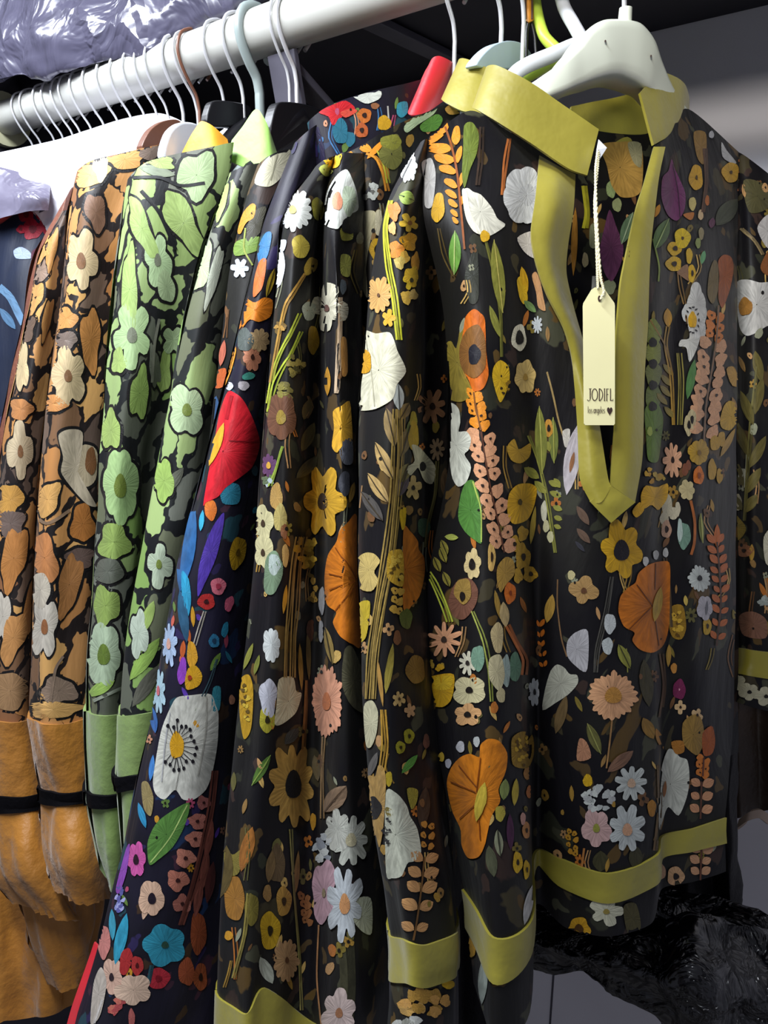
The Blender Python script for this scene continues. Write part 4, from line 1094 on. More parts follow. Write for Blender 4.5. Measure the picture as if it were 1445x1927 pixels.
b_cols = [
 [(592,316,.512),(535,402,.503),(511,600,.503),(492,850,.502),(474,1100,.50),(444,1400,.497),(421,1650,.492),(411,1862,.488),(408,1940,.487),(406,2010,.486)],
 [(608,302,.503),(560,402,.487),(540,600,.483),(530,850,.481),(515,1100,.479),(490,1400,.476),(468,1650,.472),(462,1908,.468),(462,1985,.467),(462,2050,.466)],
 [(622,296,.502),(588,402,.494),(575,600,.492),(568,850,.490),(558,1100,.487),(543,1400,.484),(528,1650,.48),(498,1858,.474),(498,1940,.473),(498,2010,.473)],
 [(632,292,.512),(606,402,.507),(604,600,.510),(600,850,.506),(595,1100,.502),(590,1400,.497),(588,1650,.492),(580,1918,.487),(580,1985,.486),(580,2050,.486)],
 [(645,287,.497),(627,402,.476),(630,600,.474),(636,850,.472),(640,1100,.470),(642,1400,.468),(650,1650,.464),(652,1950,.46),(652,2020,.46),(652,2080,.46)],
 [(668,288,.502),(664,402,.486),(655,600,.484),(665,850,.481),(674,1100,.478),(685,1400,.475),(697,1650,.471),(706,1950,.466),(706,2020,.466),(706,2080,.466)],
 [(690,290,.52),(685,402,.512),(685,600,.51),(695,850,.508),(706,1100,.506),(718,1400,.502),(728,1650,.498),(738,1940,.494),(738,2010,.494),(738,2070,.494)],
]
SB = Sheet(b_cols, nu=9, nv=12, back=0.04, wr=0.0010, seed=44, amp=1.5).build_base()
def motifs_B(S):
    blob(S, 626, 299, 18, 18, '#dfae20', ccol='#3a2a08', cr=.2); leaf(S, 600, 318, 628, 324, 22, '#8f9440', vein='#3a3c18'); 
    flower(S, 553, 396, 33, 40, 15, '#e4e6e0', ccol='#c8b46a', cr=.2, dep=.18); flower(S, 530, 398, 18, 30, 11, '#c4c8cc', ccol=None, dep=.2); blob(S, 598, 394, 13, 22, '#8a8430', rot=-.2)
    poly(S, [(610,415),(616,365),(632,335),(650,320),(660,335),(670,365),(672,395),(655,404),(640,425),(632,432),(616,425)], '#e0e4dc', centre=(638,380)); blob(S, 635, 381, 8, 17, '#c9886a', layer=2); blob(S, 655, 378, 13, 28, '#c8d8bc', layer=1)
    blob(S, 655, 425, 14, 16, '#1a1a1c', layer=1); poly(S, [(640,430),(660,428),(662,450),(642,452)], '#98983c'); poly(S, [(640,480),(658,484),(656,520),(640,515)], '#8a8c40'); blob(S, 644, 540, 6, 14, '#4a5258')
    blob(S, 565, 465, 15, 22, '#a8963a', rot=-.1); blob(S, 583, 501, 11, 18, '#b8983a', rot=.5); stem(S, [(574,515),(552,550),(538,580),(524,640),(512,720)], 3.4, '#a8803a', strands=2)
    poly(S, [(516,476),(532,470),(538,500),(530,535),(516,540)], '#d8dadc'); poly(S, [(520,455),(540,452),(536,472),(522,474)], '#c8ccd4')
    flower(S, 617, 580, 36, 47, 4, '#cfcab2', ccol='#5a3a30', cr=.14, dep=.45, rot=.6); blob(S, 580, 585, 13, 18, '#aeb4a4')
    stem(S, [(562,590),(545,630),(520,690),(504,770)], 3, '#aab43a', strands=2, spread=5); stem(S, [(566,624),(545,670),(520,720),(506,775)], 3, '#a0ac34', strands=2, spread=5)
    blob(S, 588, 640, 11, 27, '#b8902a'); cluster(S, 556, 690, 14, 22, 12, 6, ['#6a6230', '#4a4624', '#8a7c3c']); cluster(S, 532, 738, 14, 16, 9, 6, ['#6a6230', '#7c7434']); cluster(S, 528, 612, 7, 14, 6, 5, ['#a8803a', '#6a5224'])
    flower(S, 530, 786, 26, 46, 5, '#64422f', ccol='#8a7430', cr=.3, dep=.12); leaf(S, 570, 790, 582, 750, 18, '#7a6a40'); leaf(S, 566, 850, 590, 795, 22, '#6a5c34'); leaf(S, 556, 900, 600, 858, 22, '#4a4430')
    poly(S, [(640,640),(650,640),(652,700),(642,705)], '#b8884a'); leaf(S, 618, 690, 618, 745, 12, '#c08a2a'); stem(S, [(640,560),(638,640),(634,740)], 5, '#c0a88a', strands=2)
    poly(S, [(628,775),(640,765),(656,755),(660,790),(661,828),(646,835),(636,852),(626,840),(630,805)], '#d2a032'); poly(S, [(640,835),(660,826),(662,870),(645,872)], '#54565e'); blob(S, 648, 910, 9, 24, '#3f4148')
    flower(S, 508, 876, 14, 22, 9, '#5a3a5c', ccol='#c89a3a', cr=.3, dep=.2); cluster(S, 504, 905, 10, 12, 8, 5, ['#a8b4b8', '#5a6a4a']); stem(S, [(532,840),(522,880),(510,915)], 3, '#8aa03c', strands=2)
    flower(S, 609, 944, 42, 72, 6, '#c6982c', ccol='#2a1c12', cr=.22, dep=.35, sharp=3, rot=.5)
    for y in (985, 1040): flower(S, 497, y, 19, 34, 4, '#cfc796', ccol='#3a2a16', cr=.2, dep=.25)
    blob(S, 521, 935, 11, 26, '#a8864a'); blob(S, 528, 975, 11, 26, '#a8985a'); blob(S, 534, 1000, 6, 14, '#8a5a3a')
    blob(S, 514, 1078, 16, 42, '#6f8468', rot=.1); blob(S, 517, 1062, 10, 20, '#a8b4ac', layer=1)
    stem(S, [(566,1010),(556,1060),(550,1140),(545,1200),(543,1275)], 2.8, '#a08448', strands=5, spread=5)
    cluster(S, 575, 1035, 18, 30, 18, 7, ['#b8922c', '#8a6a1c', '#caa43a']); cluster(S, 588, 1105, 9, 34, 9, 6, ['#a8843a', '#6a5220'])
    blob(S, 536, 1045, 6, 22, '#c09a5a'); leaf(S, 532, 1155, 538, 1100, 8, '#c08a2a'); blob(S, 583, 1185, 8, 20, '#5a3828')
    poly(S, [(670,972),(654,982),(640,1000),(634,1020),(618,1046),(612,1088),(616,1136),(634,1152),(628,1172),(642,1198),(662,1212),(678,1212),(676,1090)], '#c4701c', centre=(668,1090), shade=.25)
    for q in [[(668,1085),(634,1030)], [(668,1100),(634,1150)], [(666,1090),(622,1080)], [(666,1094),(622,1110)]]: stem(S, q, 2, '#7a3c0a', layer=1.5)
    blob(S, 607, 1130, 6, 26, '#b8b8b8'); blob(S, 606, 1188, 5, 21, '#b0b0b0'); leaf(S, 614, 1180, 628, 1250, 16, '#8a7440', vein='#3a301c')
    flower(S, 512, 1214, 16, 36, 8, '#ccd0cc', ccol=None, dep=.15); blob(S, 505, 1312, 15, 36, '#b6b6be', rough=.1); poly(S, [(524,1278),(550,1274),(556,1300),(566,1305),(560,1330),(552,1345),(530,1362),(516,1362),(520,1320)], '#ccc7a4')
    flower(S, 617, 1320, 30, 66, 26, '#cf9476', ccol='#b06a44', cr=.26, dep=.08, sharp=2)
    poly(S, [(648,1225),(662,1218),(686,1280),(690,1340),(662,1330),(645,1290)], '#4d4a36', layer=-.2)
    leaf(S, 580, 1280, 578, 1180, 10, '#7a6238'); leaf(S, 566, 1300, 562, 1210, 9, '#a08038'); stem(S, [(575,1280),(572,1340),(570,1410)], 4, '#8a6430', strands=2)
    poly(S, [(454,1280),(470,1270),(478,1300),(474,1370),(460,1390),(452,1340)], '#a8821e'); cluster(S, 465,1320,9,40,14,4,['#d0b03a','#5a4410'], layer=1); leaf(S, 460, 1260, 478, 1210, 10, '#7a7a34'); leaf(S, 480, 1270, 490, 1232, 9, '#6c7030')
    blob(S, 503, 1354, 14, 24, '#98902c', ccol='#2a2408', cr=.3); leaf(S, 476, 1478, 508, 1420, 16, '#4c6a2c', vein='#8aa04a'); leaf(S, 535, 1400, 560, 1370, 20, '#3c3a34')
    flower(S, 550, 1476, 46, 84, 10, '#a8823f', ccol='#151316', cr=.32, dep=.28, sharp=3)
    leaf(S, 612, 1528, 652, 1478, 34, '#7d6650', vein='#4a3828'); stem(S, [(610,1386),(608,1450),(608,1540)], 3, '#9a7a50', strands=2); blob(S, 590, 1545, 6, 16, '#b08028'); leaf(S, 600, 1470, 592, 1420, 16, '#6a5c40')
    flower(S, 660, 1580, 34, 52, 9, '#c6c8ba', ccol='#b0a888', cr=.25, dep=.35); flower(S, 636, 1560, 26, 40, 7, '#b4b4a8', ccol=None, dep=.3); cluster(S, 610, 1592, 16, 30, 16, 7, ['#b8bcbc', '#d0d2cc', '#8a8e94'])
    flower(S, 612, 1680, 25, 62, 4, '#b8949c', ccol='#8a7a5c', cr=.14, dep=.2); flower(S, 650, 1700, 32, 76, 8, '#c8ced0', ccol='#c08a5a', cr=.26, dep=.4, layer=.6)
    poly(S, [(662,1695),(696,1690),(698,1755),(680,1752),(664,1730)], '#b4b8a0', layer=.2)
    blob(S, 533, 1695, 14, 28, '#a8803a', ccol='#3a2810', cr=.3); blob(S, 507, 1750, 19, 36, '#b8941e', ccol='#2a2008', cr=.28); flower(S, 538, 1806, 24, 40, 14, '#a8845a', ccol='#5a3a22', cr=.15, dep=.15); blob(S, 502, 1680, 8, 16, '#8a6a3c')
    leaf(S, 504, 1660, 512, 1600, 18, '#6a5434'); blob(S, 520, 1625, 16, 36, '#5a4830'); leaf(S, 555, 1680, 560, 1600, 10, '#8a6a3a'); berries(S, [(570,1680),(580,1740)], 4, 7, '#8a5a34', None, gap=.7)
    stem(S, [(546,1560),(552,1680),(562,1800),(568,1900)], 2.6, '#8a8048', strands=2); stem(S, [(600,1740),(598,1840),(606,1940)], 3, '#a0724a')
    leaf(S, 416, 1690, 428, 1590, 36, '#5a4c28'); poly(S, [(424,1600),(440,1608),(455,1600),(452,1640),(436,1648),(424,1630)], '#7a6e30'); leaf(S, 455, 1640, 476, 1555, 24, '#96602a'); poly(S, [(425,1660),(450,1650),(462,1690),(452,1730),(428,1720)], '#98692a'); blob(S, 474, 1710, 12, 30, '#6a6026'); stem(S, [(470,1680),(460,1760),(440,1840)], 3, '#8a7c3c', strands=2)
    blob(S, 432, 1760, 8, 9, '#c8902a'); leaf(S, 488, 1800, 512, 1850, 24, '#b6baa8'); flower(S, 640, 1905, 34, 48, 6, '#cdb8b0', ccol='#9a6a4a', cr=.2, dep=.25)
    stem(S, [(650,1760),(655,1850),(650,1930)], 14, '#3c3a28', strands=2, spread=16, layer=-.4)
motifs_B(SB)
filler(SB, 90, (430, 420, 690, 1850), FILL, 45, (4, 10))
SB.build('sleeve', FLORAL, B)
SB.band('cuff_band', 7, 9, M_OLIVE, B, off=0.0014)
slab([[(905,215,.530),(925,132,.532)], [(868,208,.532),(898,118,.534)], [(840,194,.54),(872,110,.542)], [(830,186,.552),(862,112,.554)], [(842,182,.575),(870,118,.578)], [(880,180,.59),(895,120,.592)]], 0.0018, 'collar', M_OLIVE, B, nu=6, nv=4, wr=.0004, seed=46)

# ================================================================== blouse C (red collar)
Cc = thing('floral_blouse', at(800, 190, .58), 'black blouse with red collar and red, blue and violet flowers', 'blouse', 'hanging printed blouses')
cp_cols = [
 [(578,232,.565),(590,300,.57),(600,420,.58),(600,700,.60),(580,1100,.60)],
 [(620,198,.56),(630,300,.562),(640,420,.57),(640,700,.59),(620,1100,.59)],
 [(690,174,.57),(700,300,.575),(700,420,.58),(700,700,.60),(680,1100,.60)],
 [(760,158,.58),(765,300,.59),(765,420,.60),(765,700,.61),(740,1100,.61)],
 [(800,150,.60),(810,300,.61),(810,420,.62),(810,700,.63),(790,1100,.63)],
]
SCP = Sheet(cp_cols, nu=8, nv=10, back=0.05, wr=0.0012, seed=51).build_base()
poly(SCP, [(600,212),(625,198),(650,190),(668,205),(648,215),(636,230),(625,236),(618,220)], '#c0222a', shade=.1); poly(SCP, [(640,212),(660,205),(672,210),(650,222)], '#c84a3a')
poly(SCP, [(664,180),(690,172),(716,172),(714,186),(690,196),(672,188)], '#d6dad0'); blob(SCP, 685, 218, 13, 14, '#b8662a', ccol='#2a1610', cr=.35); blob(SCP, 680, 246, 12, 14, '#a8542a', ccol='#2a1610', cr=.35)
blob(SCP, 722, 232, 13, 14, '#c89a24'); blob(SCP, 640, 248, 14, 24, '#2c6a80'); blob(SCP, 658, 262, 10, 14, '#2c6a80'); poly(SCP, [(748,195),(765,192),(766,212),(755,222),(746,214)], '#2f8296'); stem(SCP, [(728,200),(732,225)], 3, '#b8b8b0'); blob(SCP, 705, 200, 8, 6, '#8a5a3a')
stem(SCP, [(590,240),(600,280),(602,330)], 8, '#2c2450', strands=2, spread=14, layer=-.3)
filler(SCP, 24, (600, 180, 790, 320), FILLC, 53, (4, 8))
SCP.build('front_panel', NAVY, Cc)
c_cols = [
 [(553,272,.572),(496,420,.565),(448,620,.558),(391,850,.55),(326,1100,.54),(275,1400,.53),(208,1700,.52),(143,1930,.512),(130,1980,.51)],
 [(566,258,.558),(516,420,.546),(468,620,.538),(416,850,.53),(352,1100,.522),(306,1400,.51),(250,1700,.50),(195,1940,.492),(185,1990,.49)],
 [(585,242,.555),(545,420,.548),(497,620,.545),(455,850,.535),(408,1100,.526),(368,1400,.515),(330,1700,.505),(290,1950,.496),(285,2000,.495)],
 [(605,232,.568),(572,420,.565),(528,620,.562),(490,850,.556),(460,1100,.547),(432,1400,.537),(412,1700,.527),(392,1950,.515),(390,2000,.515)],
 [(635,240,.59),(602,420,.592),(562,620,.592),(527,850,.59),(500,1100,.58),(475,1400,.57),(455,1700,.56),(440,1940,.55),(440,1990,.55)],
]
SC = Sheet(c_cols, nu=10, nv=13, back=0.035, wr=0.0009, seed=54, amp=1.4).build_base()
def motifs_C(S):
    leaf(S, 604, 272, 602, 304, 16, '#c42834'); blob(S, 548, 268, 12, 24, '#2c2648', layer=-.3)
    poly(S, [(452,575),(464,562),(480,570),(496,560),(512,566),(508,595),(486,606),(470,602),(452,622)], '#cf761e'); leaf(S, 500, 560, 516, 505, 12, '#b0942e', vein='#3a300c')
    poly(S, [(486,470),(500,440),(512,440),(505,480),(490,500)], '#2f6a98'); poly(S, [(480,525),(490,492),(502,490),(494,540),(478,560)], '#c8642a')
    flower(S, 486, 640, 20, 24, 9, '#b0946a', ccol=None, dep=.2); blob(S, 462, 640, 14, 22, '#4d5450'); flower(S, 474, 672, 17, 26, 7, '#b87a5c', ccol='#3a2018', cr=.2, dep=.2)
    blob(S, 467, 708, 12, 7, '#3f8a7a', rot=-.2); blob(S, 433, 727, 7, 8, '#c8c8d4'); blob(S, 458, 726, 10, 9, '#b0a8ac'); poly(S, [(425,690),(440,650),(446,660),(436,700),(420,735)], '#d08a2a')
    poly(S, [(430,738),(446,742),(460,758),(476,792),(487,828),(484,852),(472,880),(448,900),(424,918),(410,935),(390,945),(384,950),(394,890),(404,840),(414,780)], '#c81f2c', centre=(420,850), shade=.12)
    leaf(S, 424, 796, 396, 878, 16, '#d09a2c', layer=2); stem(S, [(430,830),(484,832)], 2.4, '#8a0f1c', layer=1.5); stem(S, [(438,745),(428,790)], 6, '#98101c', layer=1.5)
    poly(S, [(414,912),(430,908),(448,912),(452,930),(446,948),(420,948),(414,930)], '#2e7c94'); blob(S, 397, 960, 11, 19, '#d0702a'); blob(S, 478, 886, 6, 10, '#2c4a54')
    poly(S, [(421,965),(418,1000),(406,1050),(386,1096),(372,1122),(374,1070),(388,1020),(404,985)], '#5038a0', shade=.1)
    leaf(S, 366, 946, 340, 1115, 32, '#2a5a8c'); leaf(S, 383, 960, 378, 1000, 9, '#3aa0c0'); poly(S, [(344,1075),(356,1090),(360,1130),(354,1160),(344,1120)], '#2f8fb4'); leaf(S, 340, 1110, 352, 1210, 18, '#2c5470')
    blob(S, 446, 1040, 15, 31, '#b8901e', rot=.2, ccol='#6a5010', cr=.25); blob(S, 410, 1103, 14, 16, '#cf6c7c', ccol='#b03a50', cr=.35); blob(S, 388, 1132, 16, 15, '#b02c2a', ccol='#3a0c10', cr=.3); blob(S, 430, 1136, 8, 15, '#c85c74', rot=.3)
    blob(S, 422, 1185, 6, 15, '#2a7f9c', rot=.2); blob(S, 402, 1206, 10, 13, '#2a6a8c', ccol='#1a3a54', cr=.4); leaf(S, 424, 1220, 425, 1190, 8, '#a8485c')
    leaf(S, 395, 1262, 414, 1228, 12, '#6a8a3c'); stem(S, [(386,1150),(376,1180),(366,1215)], 2.4, '#b8b0a0', strands=2); stem(S, [(408,1240),(395,1280),(382,1310)], 2, '#3f5a64', strands=2)
    flower(S, 320, 1212, 15, 42, 9, '#a8bcd8', ccol='#c89a8a', cr=.25, dep=.35); flower(S, 300, 1300, 13, 44, 9, '#a0bcc8', ccol='#c0606a', cr=.22, dep=.35); leaf(S, 362, 1140, 364, 1180, 8, '#d0982c'); leaf(S, 352, 1178, 357, 1210, 9, '#c0602a'); leaf(S, 343, 1240, 346, 1205, 10, '#b8582a')
    poly(S, [(355,1208),(366,1212),(372,1240),(360,1258),(352,1240)], '#d0982c'); blob(S, 343, 1263, 8, 26, '#8a40b0', rot=.1); poly(S, [(354,1258),(368,1252),(380,1270),(374,1290),(352,1298),(348,1280)], '#c8961e'); blob(S, 357, 1275, 4, 5, '#9a3418', layer=2); poly(S, [(400,1295),(414,1294),(412,1335),(398,1335)], '#3c90a0')
    poly(S, [(322,1330),(334,1312),(360,1308),(395,1306),(405,1328),(410,1345),(408,1400),(398,1455),(386,1486),(364,1504),(344,1504),(330,1486),(310,1504),(294,1494),(289,1470),(296,1420),(306,1370)], '#d4d3c6', centre=(345,1405), shade=.06)
    blob(S, 333, 1402, 13, 25, '#d09a1e', layer=2)
    for a in np.linspace(-2.2, 2.4, 17):
        rr = RND.uniform(1.0, 1.35)
        blob(S, 336 + 25 * rr * math.cos(a), 1402 + 36 * rr * math.sin(a), 3, 4, '#17141a', layer=2.2)
        stem(S, [(334 + 13 * math.cos(a), 1402 + 24 * math.sin(a)), (336 + 25 * rr * math.cos(a), 1402 + 36 * rr * math.sin(a))], 1.4, '#17141a', layer=2.1)
    stem(S, [(330,1486),(340,1440)], 2, '#98968c', layer=1.5); stem(S, [(388,1310),(386,1380),(372,1460)], 2.4, '#a8a69a', layer=1.5); stem(S, [(322,1340),(312,1400),(306,1470)], 2, '#a8a8a8', layer=1.5)
    leaf(S, 294, 1380, 288, 1330, 14, '#3060a0'); leaf(S, 284, 1470, 290, 1420, 10, '#3f78b8'); poly(S, [(268,1475),(280,1472),(290,1500),(285,1535),(272,1520)], '#8a7a50'); leaf(S, 262, 1510, 276, 1558, 12, '#2f86b0')
    poly(S, [(355,1510),(348,1550),(326,1592),(300,1616),(282,1626),(279,1585),(294,1550),(320,1528)], '#54803a', shade=.1); stem(S, [(352,1514),(320,1575),(284,1622)], 2.2, '#a8c070', layer=1.5)
    flower(S, 258, 1617, 18, 35, 6, '#c8589c', ccol='#2a1020', cr=.28, dep=.2); poly(S, [(238,1600),(246,1590),(240,1640),(226,1680),(220,1670)], '#8a48a8'); cluster(S, 226, 1695, 8, 26, 12, 5, ['#8a90c8', '#a8a8d8', '#5a5a9c'])
    stem(S, [(404,1450),(396,1520),(380,1600),(362,1670),(340,1740)], 4, '#6a3a30', strands=3, spread=5)
    for x, y, r, c in [(382,1510,13,'#a0605a'),(370,1545,16,'#b06e60'),(366,1578,16,'#b87664'),(348,1614,18,'#bc7a66'),(334,1656,20,'#b87460'),(342,1700,17,'#a8685a')]: blob(S, x, y, r, r * .95, c, ccol='#3a1c1c', cr=.22, rough=.14)
    for x, y in [(392,1580),(384,1640),(372,1690)]: leaf(S, x + 6, y - 40, x - 6, y + 36, 16, '#7a4438')
    flower(S, 287, 1690, 24, 36, 5, '#cba78c', ccol='#1d1420', cr=.3, dep=.12); poly(S, [(268,1585+130),(280,1700),(282,1712),(270,1730)], '#cba78c', layer=-.3)
    flower(S, 310, 1777, 43, 42, 5, '#2f8ca4', ccol='#2a4a3c', cr=.16, dep=.18, sharp=3); leaf(S, 218, 1815, 240, 1718, 22, '#2f8ca8'); leaf(S, 214, 1770, 212, 1710, 13, '#3a90a8'); stem(S, [(285,1815),(278,1850)], 4, '#28505a', strands=2)
    blob(S, 238, 1808, 11, 26, '#a02a2a', rot=.2); blob(S, 259, 1816, 11, 18, '#a83230', ccol='#4a1010'); blob(S, 298, 1840, 21, 20, '#a82834', rot=-.3, ccol='#7a1420', cr=.3)
    blob(S, 372, 1755, 15, 40, '#8a4426'); blob(S, 350, 1828, 15, 26, '#96492c'); blob(S, 376, 1838, 13, 26, '#8a4426', ccol='#2a120c'); leaf(S, 388, 1700, 400, 1620, 18, '#5a2c28')
    flower(S, 252, 1862, 34, 32, 5, '#cdb098', ccol=None, dep=.2); flower(S, 212, 1838, 22, 38, 5, '#cba590', ccol='#2a1a20', cr=.2, dep=.2); blob(S, 197, 1772, 12, 32, '#c07a72'); poly(S, [(178,1850),(192,1820),(202,1850),(190,1910),(172,1925)], '#c8bcae')
    cluster(S, 222, 1892, 20, 12, 12, 6, ['#a84a4a', '#c06a5a']); blob(S, 248, 1915, 6, 18, '#b0605a'); stem(S, [(195,1880),(180,1925)], 4, '#d8d0c8')
motifs_C(SC)
filler(SC, 50, (220, 500, 480, 1900), FILLC, 55, (4, 8))
SC.build('sleeve', NAVY, Cc)
o = slab([[(110,1990,.520),(136,1890,.524),(176,1775,.530)], [(140,1990,.516),(160,1895,.522),(190,1785,.53)], [(190,1990,.53),(195,1900,.53),(205,1790,.532)]], .002, 'cuff', M_RED, Cc, nu=5, nv=6, wr=.0008, seed=57); o['label'] = 'red cuff facing'
slab([[(835,190,.600),(858,124,.602)], [(806,210,.585),(850,116,.586)], [(784,216,.578),(826,106,.579)], [(768,214,.580),(812,112,.581)], [(772,196,.60),(800,132,.60)], [(790,180,.625),(806,132,.625)]], 0.0018, 'collar', M_RED, Cc, nu=6, nv=4, wr=.0004, seed=56)

def body(x, mat, parent, zhem=1.12, ztop=1.615, half=.15, th=.020, seed=90, name='body'):
    """the body of a blouse hanging square to the rail"""
    rows = [(ztop, .045, .012), (ztop - .015, half * .62, .014), (ztop - .045, half * .95, .016), (ztop - .16, half, th), ((ztop + zhem) / 2, half * 1.03, th * 1.2), (zhem, half * 1.1, th * 1.4)]
    cols = []
    for a in np.linspace(0, 2 * np.pi, 17):
        cols.append([(x + t * math.sin(a), .02 - w * math.cos(a), z) for z, w, t in rows])
    S_ = Sheet(cols, nu=3, nv=6, wr=0.0015, seed=seed, world=True).build_base()
    return S_.build(name, mat, parent)
body(-.405, NAVY, Cc, zhem=1.05, seed=91)

# ================================================================== blouse E (between green and red-collared ones)
E = thing('floral_blouse', at(540, 285, .60), 'black blouse sleeve with cream flower and orange leaf, wedged between green and red-collared blouses', 'blouse', 'hanging printed blouses')
e_cols = [
 [(484,312,.588),(463,370,.587),(446,436,.585),(426,549,.582),(412,690,.58),(392,850,.575),(350,1060,.57)],
 [(500,297,.576),(484,370,.572),(470,436,.57),(452,549,.567),(436,690,.565),(415,850,.562),(372,1060,.56)],
 [(525,285,.578),(515,370,.575),(502,436,.572),(486,549,.57),(465,690,.568),(440,850,.565),(395,1060,.562)],
 [(556,280,.592),(545,370,.592),(530,436,.59),(510,549,.59),(490,690,.588),(465,850,.585),(420,1060,.58)],
]
SE = Sheet(e_cols, nu=9, nv=10, back=0.03, wr=0.0008, seed=61).build_base()
poly(SE, [(480,345),(492,312),(515,288),(545,282),(540,310),(525,338),(505,352)], '#c8c4a8', shade=.08); stem(SE, [(520,290),(510,340)], 2, '#8a8870', layer=1.5)
poly(SE, [(448,436),(458,402),(474,384),(482,388),(478,410),(464,420),(454,440)], '#d2882a'); poly(SE, [(478,400),(500,390),(495,430),(470,455),(462,440)], '#3d3b2e', layer=-.3)
poly(SE, [(446,455),(490,446),(488,470),(444,482)], '#6f8a3c'); stem(SE, [(462,430),(460,470),(476,500)], 3, '#8a9440', layer=1)
flower(SE, 453, 505, 17, 20, 6, '#c4ccd4', ccol=None, dep=.45); leaf(SE, 540, 340, 548, 300, 14, '#98a038')
leaf(SE, 416, 690, 424, 640, 12, '#a85c48'); poly(SE, [(408,700),(426,694),(424,725),(406,730)], '#b0562a'); leaf(SE, 404, 790, 408, 745, 14, '#2c4a70')
filler(SE, 16, (410, 330, 520, 780), FILL, 62, (4, 8))
SE.build('sleeve', FLORAL, E)
body(-.452, FLORAL, E, zhem=1.10, seed=92)

# ================================================================== green blouses
D2 = thing('floral_blouse', at(470, 300, .61), 'green and black floral blouse behind the lime-collared one', 'blouse', 'hanging printed blouses')
d2_cols = [
 [(432,326,.612),(391,440,.607),(348,600,.602),(310,800,.597),(275,1000,.59),(241,1200,.585),(229,1345,.58),(228,1458,.58),(233,1486,.58),(240,1600,.58),(258,1690,.58)],
 [(450,316,.598),(412,440,.588),(374,600,.583),(340,800,.577),(308,1000,.572),(272,1200,.568),(256,1345,.565),(253,1456,.566),(255,1482,.566),(260,1600,.566),(270,1690,.57)],
 [(475,309,.60),(440,440,.596),(408,600,.592),(382,800,.587),(352,1000,.582),(316,1200,.577),(295,1338,.573),(288,1448,.573),(288,1474,.573),(288,1600,.573),(284,1690,.573)],
 [(512,304,.625),(474,440,.622),(442,600,.62),(416,800,.62),(390,1000,.61),(358,1200,.605),(332,1330,.602),(322,1440,.60),(322,1466,.60),(316,1600,.60),(300,1690,.60)],
]
SD2 = Sheet(d2_cols, nu=9, nv=9, back=0.03, wr=0.0012, seed=64).build_base()
EDGE['k'] = 5.0
PG, GC, OG = '#a9bd92', '#6b6f5c', '#6b7a34'
for x, y, rx, ry, c in [(380,500,16,50,'#a6bb8c'),(402,520,9,60,'#c2c8b4'),(418,380,9,36,'#94a860'),(398,410,10,22,'#94a860')]: blob(SD2, x, y, rx, ry, c, rot=.25, rough=.1)
flower(SD2, 352, 772, 34, 50, 4, PG, ccol=OG, cr=.24, dep=.25); flower(SD2, 300, 1062, 24, 44, 4, '#b4c2a6', ccol=OG, cr=.2, dep=.4); flower(SD2, 262, 1190, 18, 50, 4, '#b8c4b0', ccol=None, dep=.3)
flower(SD2, 310, 905, 20, 46, 4, '#94b05c', ccol=None, dep=.2); leaf(SD2, 245, 1280, 300, 1200, 26, '#88a850'); leaf(SD2, 250, 1330, 300, 1250, 26, '#5c5c50')
for x, y, a in [(400,350,.3),(330,690,.6),(290,1130,.9),(345,880,.5)]: leaf(SD2, x, y, x - 40 * math.cos(a), y + 60 * math.sin(a) + 20, 20, '#8aa056' if y % 20 else '#5c5e50')
EDGE['k'] = 0.0
SD2.build('sleeve', GREENP, D2)
body(-.500, GREENP, D2, seed=93)
cuff_D2 = SD2.band('cuff', 6, 10, M_GREENCUFF, D2, off=0.001, gather=(9.1, 10, .0007), puff=.0012, label='plain green cuff')
SD2.band('cuff_ribbon', 7, 8, M_BLACKBAND, cuff_D2, off=0.0050, label='black ribbon round the cuff')

D = thing('floral_blouse', at(470, 290, .64), 'green and black floral blouse with pointed lime collar', 'blouse', 'hanging printed blouses')
g_cols = [
 [(240,338,.662),(228,402,.66),(214,550,.658),(200,700,.655),(189,850,.652),(179,1050,.648),(165,1250,.645),(163,1338,.644),(168,1488,.643),(170,1513,.643),(188,1600,.643),(212,1668,.643)],
 [(272,307,.645),(262,402,.635),(250,550,.632),(238,700,.628),(222,850,.624),(210,1050,.622),(196,1250,.619),(194,1346,.617),(200,1493,.62),(201,1518,.62),(208,1600,.62),(219,1674,.628)],
 [(330,290,.645),(318,402,.64),(300,550,.64),(280,700,.64),(258,850,.638),(246,1050,.636),(232,1250,.632),(228,1342,.63),(233,1488,.632),(233,1512,.632),(230,1600,.632),(227,1672,.634)],
 [(390,278,.645),(376,402,.65),(350,550,.658),(322,700,.66),(294,850,.66),(272,1050,.656),(252,1250,.652),(247,1334,.65),(247,1482,.65),(247,1507,.65),(240,1600,.65),(234,1668,.65)],
 [(440,268,.652),(425,402,.665),(400,550,.675),(372,700,.68),(342,850,.68),(305,1050,.675),(280,1250,.672),(270,1330,.67),(262,1478,.67),(262,1502,.67),(254,1600,.67),(242,1662,.67)],
]
SD = Sheet(g_cols, nu=9, nv=9, back=0.03, wr=0.0012, seed=66).build_base()
EDGE['k'] = 6.0
flower(SD, 296, 490, 27, 56, 4, '#a8c090', ccol=GC, cr=.22, dep=.35, rot=.4); blob(SD, 312, 540, 16, 30, '#a3b68a', rot=-.2)
flower(SD, 249, 632, 36, 62, 5, '#a3bc88', ccol=GC, cr=.24, dep=.42, rot=.2); flower(SD, 226, 915, 34, 76, 7, '#a0bd80', ccol=OG, cr=.3, dep=.12); flower(SD, 196, 1232, 33, 62, 6, '#b2c4a4', ccol='#5c6f2c', cr=.32, dep=.14)
